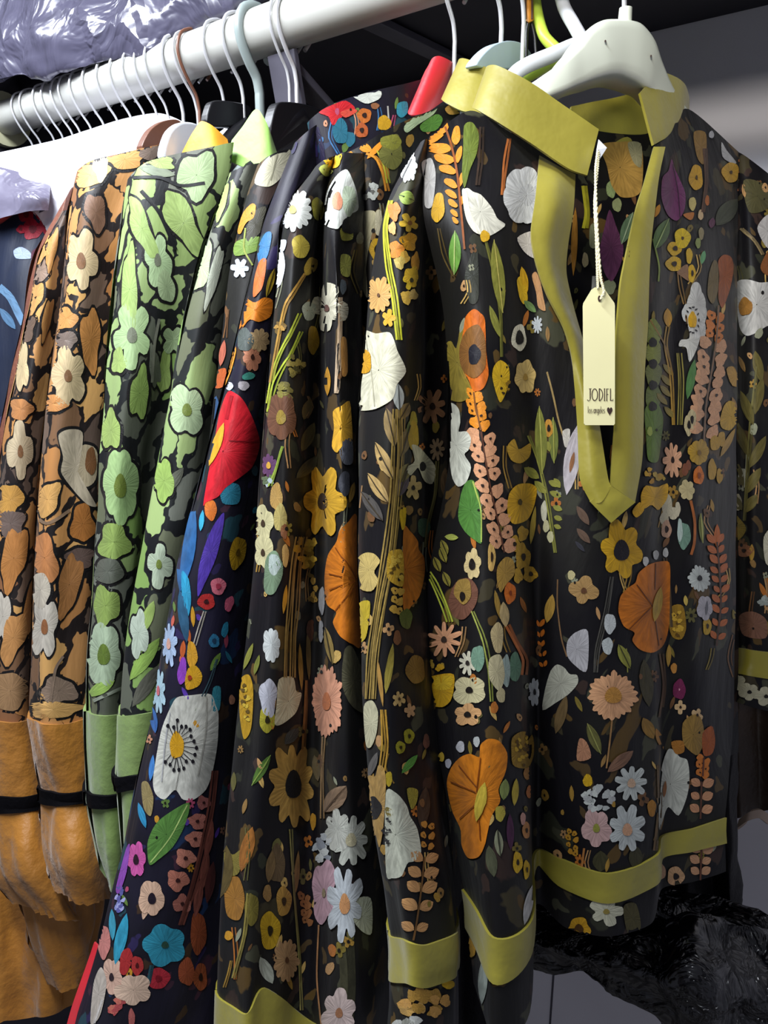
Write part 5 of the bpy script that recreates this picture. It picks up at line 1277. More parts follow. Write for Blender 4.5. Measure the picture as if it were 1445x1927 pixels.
for x, y, rx, ry, c, r in [(268,430,16,62,'#94ac64',-.35),(345,420,24,70,'#96ac66',-.5),(370,330,34,44,'#a2b788',.3),(300,305,30,12,'#94a862',.2),(245,545,14,80,'#98b068',.0),(225,680,13,24,'#96ac64',0),(308,700,13,40,'#92a85e',.1),(210,810,17,36,'#92a85e',0),(290,690,10,38,'#66695c',-.1),(262,740,17,48,'#88a056',.1)]: blob(SD, x, y, rx, ry, c, rot=r, rough=.14)
flower(SD, 325, 640, 24, 30, 4, '#9cb084', ccol=None, dep=.4); leaf(SD, 318, 360, 350, 430, 24, '#5f6158'); leaf(SD, 262, 315, 330, 330, 20, '#77806a'); stem(SD, [(250,335),(300,335),(340,350),(385,345)], 6, '#17181a', layer=1); stem(SD, [(265,360),(300,400),(330,470)], 7, '#17181a', layer=1)
stem(SD, [(300,600),(290,650),(285,720)], 5, '#77776a', layer=1); leaf(SD, 165, 1310, 215, 1280, 22, '#94b458'); stem(SD, [(165,1325),(215,1300),(240,1290)], 6, '#8a9080', layer=1); blob(SD, 205, 1075, 26, 24, '#5a5d52'); blob(SD, 215, 1020, 28, 34, '#889e54', rough=.14); blob(SD, 200, 1140, 24, 36, '#889e52', rough=.14)
EDGE['k'] = 0.0
SD.build('sleeve', GREENP, D)
body(-.575, GREENP, D, seed=94)
cuff_D = SD.band('cuff', 7, 11, M_GREENCUFF, D, off=0.001, gather=(10.1, 11, .0007), puff=.0012, label='plain green cuff')
SD.band('cuff_ribbon', 8, 9, M_BLACKBAND, cuff_D, off=0.0050, label='black ribbon round the cuff')
slab([[(426,300,.668),(436,264,.668)], [(452,312,.662),(456,240,.662)], [(474,318,.658),(476,209,.658)], [(494,318,.656),(488,208,.656)], [(514,316,.658),(506,240,.658)], [(530,310,.67),(516,272,.67)]], 0.0018, 'collar', M_LIME, D, nu=6, nv=4, wr=.0005, seed=67)

# ================================================================== orange blouses
Fo = thing('floral_blouse', at(360, 280, .72), 'orange and brown floral blouse with amber collar and amber cuffs', 'blouse', 'hanging printed blouses')
f_cols = [
 [(145,322,.735),(128,402,.732),(112,550,.727),(91,700,.722),(75,850,.72),(63,1050,.717),(57,1250,.714),(55,1350,.712),(82,1480,.712),(84,1508,.712),(90,1600,.712),(112,1668,.71)],
 [(172,302,.715),(156,402,.702),(138,550,.697),(115,700,.692),(98,850,.69),(88,1050,.688),(84,1250,.686),(83,1360,.684),(108,1489,.69),(110,1517,.69),(118,1620,.675),(138,1690,.685)],
 [(230,288,.714),(200,402,.71),(180,550,.705),(160,700,.702),(146,850,.70),(130,1050,.697),(125,1250,.694),(124,1362,.69),(140,1488,.692),(140,1515,.692),(160,1620,.678),(168,1696,.688)],
 [(290,274,.72),(240,402,.72),(211,550,.72),(195,700,.72),(184,850,.717),(172,1050,.713),(163,1250,.71),(163,1352,.706),(166,1483,.704),(166,1511,.704),(196,1620,.695),(188,1692,.70)],
 [(338,268,.74),(280,402,.742),(242,550,.742),(218,700,.74),(206,850,.738),(195,1050,.735),(185,1250,.733),(184,1350,.73),(182,1480,.728),(182,1508,.728),(208,1620,.72),(200,1685,.72)],
]
SF = Sheet(f_cols, nu=9, nv=9, back=0.03, wr=0.0012, seed=71).build_base()
CF = '#d8c094'
EDGE['k'] = 6.0
flower(SF, 153, 492, 31, 60, 5, CF, ccol='#7a5638', cr=.26, dep=.3, rot=.5); flower(SF, 128, 708, 34, 58, 5, CF, ccol='#7a5638', cr=.2, dep=.3, rot=1.2)
poly(SF, [(110,820),(130,808),(155,815),(150,870),(145,900),(180,950),(165,950),(140,925),(115,890),(118,860)], '#c6b79c'); blob(SF, 162, 875, 22, 40, '#a8997c', layer=.5); blob(SF, 170, 868, 10, 26, '#6e4a2c', layer=2)
flower(SF, 85, 1180, 26, 66, 4, '#cfc6b6', ccol='#8a5a38', cr=.22, dep=.35); blob(SF, 78, 1110, 16, 34, '#cfc4b0')
for x, y, rx, ry, c, r in [(180,400,18,36,'#7a5c48',-.2),(170,330,36,20,'#cfa468',-.2),(190,315,14,26,'#e0cca8',0),(235,300,36,18,'#d09a58',0),(285,285,26,14,'#77665a',-.2),(125,600,20,20,'#c48c50',0),(170,640,18,60,'#c08448',0),(122,640,24,16,'#75665c',0),(100,760,26,16,'#c68a52',0),(90,940,20,34,'#cf9e5c',.4),(155,985,22,36,'#a86c34',0),(150,1050,26,20,'#5e4c44',0),(85,1050,22,46,'#b87a4a',-.2),(130,1100,20,60,'#97673a',.2),(110,1300,34,24,'#8a7564',0),(100,1335,50,16,'#c89c5e',0)]: blob(SF, x, y, rx, ry, c, rot=r, rough=.13)
stem(SF, [(75,900),(66,960),(90,985),(130,960)], 6, '#8a7058', layer=1); stem(SF, [(96,1320),(105,1260),(118,1235)], 5, '#8a7564', layer=1)
EDGE['k'] = 0.0
SF.build('sleeve', ORANGEP, Fo)
body(-.655, ORANGEP, Fo, zhem=1.02, seed=95)
cuff_Fo = SF.band('cuff', 7, 11, M_AMBER, Fo, off=0.001, gather=(10.1, 11, .0009), puff=.0016, label='plain amber cuff gathered at the wrist')
SF.band('cuff_ribbon', 8, 9, M_BLACKBAND, cuff_Fo, off=0.0050, label='black ribbon round the cuff')
slab([[(336,300,.708),(348,276,.708)], [(360,306,.70),(366,244,.70)], [(388,306,.696),(378,227,.696)], [(414,300,.697),(400,236,.697)], [(436,300,.706),(428,262,.706)]], 0.0018, 'collar', M_AMBERCOLLAR, Fo, nu=6, nv=4, wr=.0005, seed=72)
k_cols = [[(-70,1560,0.845),(-70,1760,0.835),(-70,1960,0.825)], [(-10,1570,0.835),(-5,1760,0.820),(0,1927,0.810)], [(35,1570,0.845),(38,1760,0.830),(42,1920,0.825)], [(75,1560,0.835),(80,1760,0.815),(80,1912,0.810)], [(120,1560,0.845),(122,1760,0.830),(120,1898,0.825)], [(165,1540,0.835),(162,1740,0.820),(153,1886,0.815)], [(205,1540,0.845),(190,1720,0.835),(178,1870,0.830)]]
SK = Sheet(k_cols, nu=8, nv=14, back=0.04, wr=0.004, wf=2.0, seed=73).build_base()
SK.build('hem_panel', M_AMBER, Fo, label='plain amber lower panel')

F2 = thing('floral_blouse', at(125, 395, .79), 'orange and brown floral blouse at the left edge, behind the amber-collared one', 'blouse', 'hanging printed blouses')
f2_cols = [
 [(116,398,.79),(75,480,.787),(52,600,.782),(25,730,.777),(2,850,.773),(-20,1050,.77),(-30,1250,.767),(-32,1350,.765),(-28,1492,.763),(-28,1526,.763),(-12,1640,.757),(30,1690,.758)],
 [(122,396,.772),(92,480,.762),(70,600,.757),(46,730,.752),(24,850,.748),(4,1050,.745),(-2,1250,.743),(-2,1356,.742),(8,1496,.742),(10,1529,.742),(38,1640,.727),(80,1712,.735)],
 [(128,395,.772),(110,480,.766),(90,600,.761),(70,730,.756),(52,850,.752),(40,1050,.748),(34,1250,.745),(32,1358,.744),(48,1496,.744),(50,1529,.744),(85,1640,.727),(120,1728,.735)],
 [(138,394,.79),(132,480,.787),(114,600,.782),(94,730,.777),(78,850,.773),(66,1050,.768),(60,1250,.763),(58,1350,.76),(76,1490,.755),(76,1523,.755),(112,1640,.742),(146,1732,.745)],
]
SF2 = Sheet(f2_cols, nu=9, nv=9, back=0.03, wr=0.0012, seed=74).build_base()
EDGE['k'] = 5.0
flower(SF2, 38, 850, 24, 60, 4, '#cbb896', ccol='#7a5638', cr=.2, dep=.35); flower(SF2, 42, 690, 14, 50, 4, '#c8b288', ccol=None, dep=.3); flower(SF2, 6, 1160, 16, 50, 4, '#cfc6b6', ccol=None, dep=.3)
for x, y, rx, ry, c, r in [(85,460,14,36,'#c69256',.3),(75,510,16,22,'#8a7464',.3),(66,560,14,30,'#c49458',.3),(52,620,14,26,'#6a5648',.3),(98,470,8,40,'#b8864c',.2),(88,600,8,40,'#c08c50',.2),(20,940,22,30,'#c09048',.2),(20,985,26,26,'#6a5a52',0),(26,1050,22,60,'#b47a42',.2),(25,1200,20,50,'#c08a52',.3),(20,1300,34,36,'#9a7854',0),(60,1130,12,60,'#c48a50',.2),(40,770,20,20,'#b47c4c',0)]: blob(SF2, x, y, rx, ry, c, rot=r, rough=.13)
EDGE['k'] = 0.0
SF2.build('sleeve', ORANGEP, F2)
body(-.735, ORANGEP, F2, zhem=1.02, ztop=1.60, seed=96)
cuff_F2 = SF2.band('cuff', 7, 11, M_AMBER, F2, off=0.001, gather=(10.1, 11, .0010), puff=.0016, label='plain amber cuff gathered at the wrist')
SF2.band('cuff_ribbon', 8, 9, M_BLACKBAND, cuff_F2, off=0.0050, label='black ribbon round the cuff')

F3 = thing('brown_blouse', at(115, 400, .82), 'reddish brown blouse showing as a thin edge with a drooping amber cuff below', 'blouse', 'hanging printed blouses')
M_RUST = plain('rust_brown_cloth', '#7a4a38', .55, var=.15, scale=20, bump=.3)
f3_cols = [
 [(112,392,0.842),(66,480,0.842),(42,600,0.832),(14,730,0.827),(-8,850,0.822),(-30,1050,0.822),(-30,1300,0.812),(10,1560,0.802),(40,1690,0.797),(62,1770,0.792),(100,1838,0.797)],
 [(124,372,0.822),(90,480,0.812),(66,600,0.807),(40,730,0.802),(16,850,0.797),(0,1050,0.792),(0,1300,0.787),(60,1560,0.782),(84,1690,0.764),(95,1790,0.760),(118,1856,0.772)],
 [(136,352,0.832),(120,480,0.822),(95,600,0.817),(70,730,0.812),(48,850,0.807),(35,1050,0.802),(35,1300,0.797),(110,1560,0.787),(130,1690,0.764),(135,1780,0.762),(140,1854,0.774)],
 [(150,350,0.852),(145,480,0.842),(120,600,0.832),(95,730,0.832),(75,850,0.827),(60,1050,0.822),(60,1300,0.812),(150,1560,0.802),(168,1690,0.787),(166,1770,0.782),(152,1845,0.787)],
]
SF3 = Sheet(f3_cols, nu=8, nv=8, back=0.015, wr=0.0012, seed=76).build_base()
SF3.build('sleeve', M_RUST, F3)
body(-.80, M_RUST, F3, zhem=1.0, ztop=1.60, half=.13, th=.014, seed=97)
SF3.band('cuff', 7, 10, M_AMBER, F3, off=0.001, gather=(9.1, 10, .0009), puff=.002, label='plain amber cuff gathered at the wrist')

G_ = thing('rose_blouse', at(60, 380, .88), 'navy blue blouse with red roses at the far left edge', 'blouse', 'hanging printed blouses')
r_cols = [
 [(-60,440,.88),(-80,600,.87),(-90,900,.86),(-100,1300,.86)],
 [(-5,425,.87),(-20,600,.86),(-30,900,.85),(-40,1300,.85)],
 [(42,392,.865),(20,560,.85),(10,900,.84),(0,1300,.84)],
 [(85,368,.87),(60,560,.85),(40,900,.84),(30,1300,.84)],
 [(130,350,.89),(100,560,.88),(80,900,.87),(70,1300,.87)],
]
SG = Sheet(r_cols, nu=8, nv=16, back=0.03, wr=0.0015, seed=78).build_base()
for x, y, r in [(50,405,14),(78,398,15),(62,432,18),(88,425,14),(40,432,8)]: blob(SG, x, y, r, r * 1.05, '#8a1428', rough=.12, ccol='#5a0c1c', cr=.4)
poly(SG, [(26,472),(40,465),(56,474),(60,486),(44,488),(30,486)], '#8a98b4'); stem(SG, [(0,540),(20,560),(36,590),(44,610)], 14, '#5a7a98'); leaf(SG, 0, 580, 30, 620, 16, '#4a6a88'); blob(SG, 70, 480, 12, 12, '#4a1a30'); blob(SG, 10, 800, 18, 20, '#3a3450')
SG.build('sleeve', ROSEP, G_)
body(-.87, ROSEP, G_, zhem=.95, ztop=1.57, half=.12, th=.014, seed=98)

R_ = thing('striped_blouse', at(5, 420, .93), 'red and white striped top squeezed at the far left edge', 'blouse', 'hanging printed blouses')
M_STRIPE = plain('red_white_stripe', '#c83a34', .55, var=.75, scale=30, stretch=(0.2, 0.2, 3))
SR = Sheet([[(-40,424,.872),(-50,470,.88),(-60,700,.90)], [(0,404,.866),(-5,450,.876),(-15,700,.895)], [(32,388,.864),(28,440,.874),(20,700,.89)], [(50,386,.878),(46,440,.885),(40,700,.90)]], nu=6, nv=10, back=0.02, seed=79).build_base()
SR.build('sleeve', M_STRIPE, R_)

# ================================================================== plastic covers and bag
def film_mat(name, hexcol, rough, alpha=1.0, scale=22.0, strength=0.9, trans=0.0):
    m, nt, b = new_mat(name)
    L = nt.links.new
    tc = N(nt, 'ShaderNodeTexCoord')
    w1 = N(nt, 'ShaderNodeTexNoise'); w1.inputs['Scale'].default_value = scale; w1.inputs['Detail'].default_value = 3; w1.inputs['Distortion'].default_value = 1.2
    v1 = N(nt, 'ShaderNodeTexVoronoi', feature='DISTANCE_TO_EDGE'); v1.inputs['Scale'].default_value = scale * .8
    L(tc.outputs['Object'], w1.inputs['Vector'])
    ad = N(nt, 'ShaderNodeVectorMath', operation='ADD'); L(tc.outputs['Object'], ad.inputs[0])
    s = N(nt, 'ShaderNodeVectorMath', operation='SCALE'); s.inputs['Scale'].default_value = .06; L(w1.outputs['Color'], s.inputs[0]); L(s.outputs['Vector'], ad.inputs[1])
    L(ad.outputs['Vector'], v1.inputs['Vector'])
    mi = N(nt, 'ShaderNodeMath', operation='MINIMUM'); mi.inputs[1].default_value = .12; L(v1.outputs['Distance'], mi.inputs[0])
    mu = N(nt, 'ShaderNodeMath', operation='MULTIPLY_ADD'); mu.inputs[1].default_value = -2.0; L(mi.outputs[0], mu.inputs[0]); L(w1.outputs['Fac'], mu.inputs[2])
    bp = N(nt, 'ShaderNodeBump'); bp.inputs['Strength'].default_value = strength; bp.inputs['Distance'].default_value = .012
    L(mu.outputs[0], bp.inputs['Height']); L(bp.outputs['Normal'], b.inputs['Normal'])
    b.inputs['Base Color'].default_value = (*lin(hexcol), 1)
    b.inputs['Roughness'].default_value = rough
    b.inputs['Coat Weight'].default_value = .35; b.inputs['Coat Roughness'].default_value = .08
    b.inputs['Alpha'].default_value = alpha
    b.inputs['Transmission Weight'].default_value = trans
    return m
FILM_W = film_mat('white_cover_film', '#e6e4ec', .35, scale=12, strength=.6)
FILM_G = film_mat('grey_cover_film', '#6a6678', .3, scale=16, strength=.6)
FILM_K = film_mat('black_bag_film', '#0d0c11', .22, scale=34, strength=1.0)
FILM_C = film_mat('clear_bag_film', '#474556', .3, scale=14, strength=1.0)

SW = Sheet([
 [(352,236,.80),(350,252,.775),(345,300,.765),(345,350,.77),(337,560,0.800)],
 [(300,213,.82),(296,240,.785),(282,300,.77),(275,370,.775),(267,560,0.805)],
 [(230,224,.86),(224,252,.82),(202,310,.80),(190,380,.80),(182,560,0.830)],
 [(160,246,.90),(150,276,.86),(130,322,.84),(120,385,.84),(112,560,0.870)],
 [(110,262,.925),(95,288,.88),(75,328,.86),(62,385,.86),(54,560,0.890)],
 [(50,276,.93),(30,300,.90),(10,338,.88),(0,390,.88),(-8,560,0.910)],
 [(-20,292,.93),(-32,316,.90),(-42,348,.89),(-50,395,.89),(-58,560,0.920)]], nu=8, nv=10, back=0.05, wr=0.004, wf=1.2, seed=81).build_base()
o = SW.build('garment_cover', FILM_W, None); tag(o, 'bright white plastic garment cover over the hangers at the far end of the rail', 'garment cover')
SP = Sheet([
 [(95,350,.855),(92,372,.842),(88,395,.845)],
 [(70,338,.86),(60,368,.835),(52,398,.838)],
 [(30,322,.87),(15,360,.845),(5,410,.845)],
 [(-20,310,.88),(-30,355,.86),(-40,420,.86)]], nu=8, nv=10, back=0.03, wr=0.002, wf=1.6, seed=83).build_base()
o = SP.build('garment_cover', FILM_G, None); tag(o, 'greyish purple crinkled plastic cover hanging under the white one', 'garment cover')

bag_cols = []
for px, yb, d in [(-90,172,0.985),(0,152,0.916),(90,140,0.864),(180,124,0.824),(260,108,0.790),(330,84,0.761),(400,48,0.739),(470,6,0.716),(520,-40,0.704)]:
    bag_cols.append([(px + 40, -150, d + .12), (px + 15, -70, d + .02), (px, yb - 95, d - .012), (px, yb - 35, d - .006), (px + 3, yb, d + .008), (px + 8, yb - 22, d + .026)])
SBG = Sheet(bag_cols, nu=8, nv=8, wr=0.0035, wf=1.2, seed=85, crumple=0.006, cscale=20.0).build_base()
o = SBG.build('plastic_bag', FILM_C, None); tag(o, 'clear plastic bag of grey clothing bulging over the shelf edge', 'bag')

KB = Sheet([
 [(980,1736,.66),(985,1765,.64),(992,1796,.66),(1290,2040,.60),(1290,3700,.61)],
 [(1060,1748,.63),(1066,1792,.60),(1078,1836,.62),(1302,2050,.60),(1302,3700,.61)],
 [(1150,1758,.61),(1156,1815,.575),(1168,1872,.60),(1318,2062,.60),(1318,3700,.61)],
 [(1235,1752,.60),(1242,1838,.56),(1255,1912,.58),(1335,2085,.60),(1335,3700,.61)],
 [(1305,1716,.59),(1315,1838,.545),(1335,1965,.56),(1365,2110,.60),(1365,3700,.61)],
 [(1375,1738,.60),(1388,1850,.555),(1402,1990,.57),(1420,2120,.60),(1420,3700,.61)],
 [(1470,1752,.62),(1480,1870,.58),(1490,2010,.59),(1500,2125,.60),(1500,3700,.61)]], nu=14, nv=26, back=0.05, wr=0.003, wf=1.4, seed=87, crumple=0.011, cscale=24.0).build_base()
o = KB.build('bin_bag', FILM_K, None); tag(o, 'shiny black plastic bag slumped at the bottom right', 'bag')

# dark clothes behind the front blouse
M_BLACKC = plain('black_cloth', '#0e0b0f', .6, var=.2, scale=15, bump=.3, spec=.2)
M_BROWNC = plain('dark_brown_cloth', '#33251a', .55, var=.3, scale=18, bump=.3)
K1 = thing('black_dress', at(1140, 330, .66), 'plain black garment showing below the hem of the tagged blouse', 'dress')
SKK = Sheet([[(1140 + (px - 1140) * .5, 330 + abs(px - 1120) * .12, .71), (1130 + (px - 1130) * .7, 800, .715), (px, 1380, d + .045), (px + 2, 1560, d + .045), (px + dx, yb, d + .045)] for px, dx, yb, d in [(800,4,1960,.66),(850,4,1960,.64),(900,4,1960,.66),(950,4,1960,.64),(978,-2,1900,.66),(988,2,1745,.67),(1040,4,1752,.65),(1100,0,1770,.68),(1170,0,1775,.65),(1235,2,1775,.67),(1290,6,1770,.64),(1335,4,1778,.66),(1368,12,1790,.64),(1385,12,1770,.67)]], nu=8, nv=10, back=0.05, wr=.002, seed=88).build_base()
SKK.build('body', M_BLACKC, K1)
K2 = thing('brown_garment', at(1420, 1330, .78), 'dark brown garment below the far sleeve with a beige turned-up edge', 'garment')
SKB = Sheet([[(1435 + (px - 1435) * .6, 380, .80), (px + 8, 800, d + .01), (px, 1180, d), (px, 1380, d), (px + 4, yb, d)] for px, yb, d in [(1350,1535,.80),(1390,1540,.77),(1425,1528,.78),(1470,1520,.76),(1520,1520,.79)]], nu=8, nv=10, back=0.04, wr=.002, seed=89).build_base()
SKB.build('panel', M_BROWNC, K2)
slab([[(1385,1560,.765),(1390,1542,.765)], [(1405,1546,.755),(1410,1528,.755)], [(1428,1540,.755),(1432,1524,.755)], [(1446,1552,.76),(1446,1532,.76)]], .003, 'turned_edge', plain('beige_cloth', '#a08c7c', .6), K2, nu=5, nv=4)

# wall panel seams
for i, (pa, pb) in enumerate([((1044, 1800), (1046, 1920))]):
    p = atY(pa[0], pa[1], YB)
    v, f = box_mesh(p[0] - .0015, p[0] + .0015, YB - .0012, YB + .001, 0, 1.2)
    tag(mesh_obj('trim_1', v, f, plain('seam_dark', '#4a4850', .8), smooth=False), kind='structure')
v, f = box_mesh(XL, 1.2, YB - .012, YB - .0002, 0, .09); tag(mesh_obj('baseboard_back', v, f, M_WALL, smooth=False), kind='structure')

# ================================================================== hangers
def hook_pts(x, zneck, r=0.0228, lean=0.0):
    yz = [(.012, -.021), (.0205, -.010), (r, .002), (.0165, .0165), (0, r), (-.0165, .0165), (-r, .002), (-.020, -.012), (-.012, -.026), (-.003, -.038), (0, -.050), (0, -.058)]
    P = [(x + lean * (i / 11.0), y, RAIL_Z + z) for i, (y, z) in enumerate(yz)]
    P.append((x + lean, 0, zneck))
    return spl(P, 44)

def arms_path(x, zneck, half=.185, drop=.075, swing=0.0):
    P = []
    for s in np.linspace(-1, 1, 15):
        a = abs(s)
        P.append((x + swing * s, half * s, zneck - drop * a ** 1.1))
    return np.array(P)

def hanger(name, px, py, label, hookmat, bodymat, rwire, rbody, zdrop=.085, half=.075, drop=.07, swing=0.0, lean=0.0, group='hangers on the rail', body=True):
    x = atY(px, py, 0)[0] - lean
    zn = RAIL_Z - zdrop
    t = thing(name, (x, 0, zn), label, 'hanger', group)
    v, f = tube_mesh([(hook_pts(x, zn - .004, lean=lean), rwire)], 8); mesh_obj('hook', v, f, hookmat, t)
    if body:
        P = arms_path(x + lean, zn, half, drop, swing)
        if rwire == rbody:   # bent wire triangle
            low = np.array([(x + lean + swing * s, half * s, zn - drop - .004) for s in np.linspace(1, -1, 9)])
            v, f = tube_mesh([(np.concatenate([P, low[1:-1], P[:1]]), rbody)], 6)
        else:
            v, f = tube_mesh([(P, [rbody * (0.75 + .5 * (1 - abs(s))) for s in np.linspace(-1, 1, 15)])], 10)
        mesh_obj('arms', v, f, bodymat, t)
    return t

def plate(name, outline, x, thick, mat, parent):
    o = smooth_poly(outline, len(outline) * 4)
    P = np.array([atX(a, b, x) for a, b in o])
    n = len(P)
    V = np.concatenate([P + [thick / 2, 0, 0], P - [thick / 2, 0, 0]])
    F = [list(range(n)), [n + i for i in range(n)][::-1]]
    for i in range(n):
        j = (i + 1) % n
        F.append([i, n + i, n + j, j])
    return bevel(mesh_obj(name, V, F, mat, parent, smooth=False), .0025, 3)

ordn = ['first', 'second', 'third', 'fourth', 'fifth', 'sixth', 'seventh', 'eighth', 'ninth', 'tenth', 'eleventh', 'twelfth', 'thirteenth', 'fourteenth']
for i, (px, py) in enumerate([(62,246),(78,250),(104,252),(121,252),(140,252),(154,246),(175,240),(199,232),(225,226),(251,230),(275,218),(298,220),(318,222)]):
    hanger('wire_hanger', px, py, 'thin steel wire hanger on the left stretch of rail, %s from the far end' % ordn[i], M_WIRE, M_WIRE, .0013, .0013, zdrop=.088, drop=.10, half=.06, lean=.012, group='wire hangers at the far end of the rail')
hanger('wire_hanger', 345, 222, 'stout steel wire hanger just left of the brown hook', M_WIRE, M_WIRE, .0019, .0019, zdrop=.088, group='hangers on the rail')
hanger('wire_hanger', 372, 222, 'thin steel hook right beside the stout wire hanger', M_WIRE, M_WIRE, .0014, .0014, zdrop=.088, lean=.010, group='hangers on the rail')
t = hanger('plastic_hanger', 376, 225, 'brown hanger with thin brown hook near the amber collar', M_BROWNP, M_BROWNP, .0016, .005, zdrop=.09, group='hangers on the rail')
plate('shoulder', [(262,282),(276,248),(300,230),(326,226),(338,236),(318,252),(304,284)], t.location[0], .010, M_BROWNP, t)
t = hanger('plastic_hanger', 421, 190, 'white plastic hanger with steel hook holding the amber-collared blouse', M_WIRE, M_WHITEP2, .0016, .0085, zdrop=.085, group='hangers on the rail')
plate('shoulder', [(304,300),(312,252),(334,232),(362,234),(376,252),(372,300)], t.location[0], .012, M_WHITEP2, t)
t = hanger('plastic_hanger', 458, 198, 'black plastic hanger with steel hook left of the grey tubular hook', M_WIRE, M_BLACKP, .0018, .008, zdrop=.078, group='hangers on the rail')
plate('neck', [(390,198),(402,190),(430,192),(456,197),(467,206),(468,234),(430,240),(384,236)], t.location[0] - .004, .010, M_BLACKP, t)
t = hanger('plastic_hanger', 489, 200, 'grey one-piece tubular plastic hanger with thick hook above the lime collar', M_GREYP, M_GREYP, .0046, .0052, zdrop=.10, group='hangers on the rail')
hanger('wire_hanger', 545, 192, 'thin wire hook just left of the large black hanger neck', M_WIRE, M_WIRE, .0014, .0014, zdrop=.08, group='hangers on the rail')
t = hanger('plastic_hanger', 559, 197, 'large black plastic hanger with flat neck behind the lime collar', M_WIRE, M_BLACKP, .0020, .008, zdrop=.078, group='hangers on the rail')
plate('neck', [(508,210),(518,194),(545,194),(575,200),(604,214),(585,242),(548,268),(505,290),(500,250)], t.location[0] + .002, .012, M_BLACKP, t)
t = hanger('plastic_hanger', 855, 110, 'white plastic hanger with steel hook inside the red collar', M_WIRE, M_WHITEP2, .0017, .009, zdrop=.105, group='hangers on the rail')
v, f = tube_mesh([(np.array([[t.location[0], 0, t.location[2] - .004], [t.location[0], 0, t.location[2] + .014]]), [.0045, .0035])], 10); mesh_obj('hook_collar', v, f, M_WHITEP2, t)
t = hanger('plastic_hanger', 943, 70, 'pale blue plastic hanger with arched flat neck', M_WIRE, M_BLUEP, .0018, .009, zdrop=.095, group='hangers on the rail')
plate('neck', [(888,128),(896,108),(918,88),(945,79),(972,84),(990,104),(996,128),(970,124),(945,132)], t.location[0] + .004, .010, M_BLUEP, t)
t = hanger('wire_hanger', 984, 75, 'black hanger with steel hook that carries the orange leather label', M_WIRE, M_BLACKP, .0016, .006, zdrop=.105, group='hangers on the rail')
v, f = tube_mesh([(np.array([[t.location[0], 0, t.location[2] - .006], [t.location[0], 0, t.location[2] + .010]]), [.004, .004])], 10); mesh_obj('hook_collar', v, f, M_BLUEP, t)
ll = thing('leather_label', at(995, 20, .57), 'stitched orange leather label hanging on a dark strap', 'label')
slab([[(985,-30,.565),(985,10,.565),(987,38,.565)], [(995,-30,.563),(995,10,.563),(995,41,.563)], [(1002,-30,.565),(1003,10,.565),(1004,38,.565)]], .0025, 'label', M_LEATHER, ll)
v, f = tube_mesh([(spl([at(989,y,.5625) for y in (-20,0,15,30,36)], 12), .0006), (spl([at(1001,y,.5625) for y in (-20,0,15,30,36)], 12), .0006)], 6); mesh_obj('stitching', v, f, M_INKD, ll)
v, f = tube_mesh([(spl([at(996,36,.566), at(991,60,.567), at(990,108,.568)], 14), .0014), (spl([at(998,36,.567), at(1006,70,.57), at(1009,108,.572)], 14), .0014)], 8); mesh_obj('strap', v, f, M_BLACKP, ll)

lh = thing('plastic_hanger', at(1030, 100, .56), 'lime green one-piece plastic hanger between the white ones', 'hanger', 'hangers on the rail')
v, f = tube_mesh([(spl([at(1012,-90,.585), at(1004,-40,.58), at(1010,20,.572), at(1024,68,.565), at(1052,98,.56)], 30), .0042)], 12); mesh_obj('hook', v, f, M_LIMEP, lh)
v, f = tube_mesh([(spl([at(925,225,.53), at(965,160,.53), at(1010,132,.535), at(1052,112,.56), at(1100,108,.58), at(1180,160,.62), at(1260,230,.66)], 40), .0048)], 12); mesh_obj('arms', v, f, M_LIMEP, lh)
wh = thing('plastic_hanger', at(1090, 80, .54), 'white one-piece tubular plastic hanger behind the big white one', 'hanger', 'hangers on the rail')
v, f = tube_mesh([(spl([at(1075,-90,.57), at(1050,-50,.565), at(1060,10,.56), at(1080,48,.552), at(1096,78,.545), at(1098,98,.543)], 30), .0048)], 12); mesh_obj('hook', v, f, M_WHITEP2, wh)
v, f = tube_mesh([(spl([at(930,205,.52), at(972,136,.515), at(1040,103,.525), at(1100,82,.545), at(1160,100,.57), at(1250,190,.63)], 40), .0052)], 12); mesh_obj('arms', v, f, M_WHITEP2, wh)

# the big white hanger of the front blouse
HA = thing('plastic_hanger', at(1175, 60, .52), 'broad white plastic hanger with steel hook inside the olive collar of the tagged blouse', 'hanger', 'hangers on the rail')
st = [((905,262),(909,290),.505,.008),((965,180),(975,212),.482,.014),((1010,146),(1024,184),.469,.018),((1060,112),(1068,168),.474,.020),((1095,78),(1100,156),.483,.022),((1116,46),(1126,145),.489,.024),((1142,30),(1150,138),.495,.025),((1180,30),(1178,138),.505,.025),((1212,38),(1204,148),.514,.024),((1236,68),(1222,162),.523,.022),((1250,112),(1236,176),.533,.020),((1275,170),(1262,220),.553,.016),((1330,250),(1322,290),.60,.012),((1378,312),(1374,342),.64,.008)]
tops = spl([at(*a[0], a[2]) for a in st], 60); bots = spl([at(*a[1], a[2]) for a in st], 60)
th = spl([[a[3]] for a in st], 60)[:, 0]
V = []; F = []
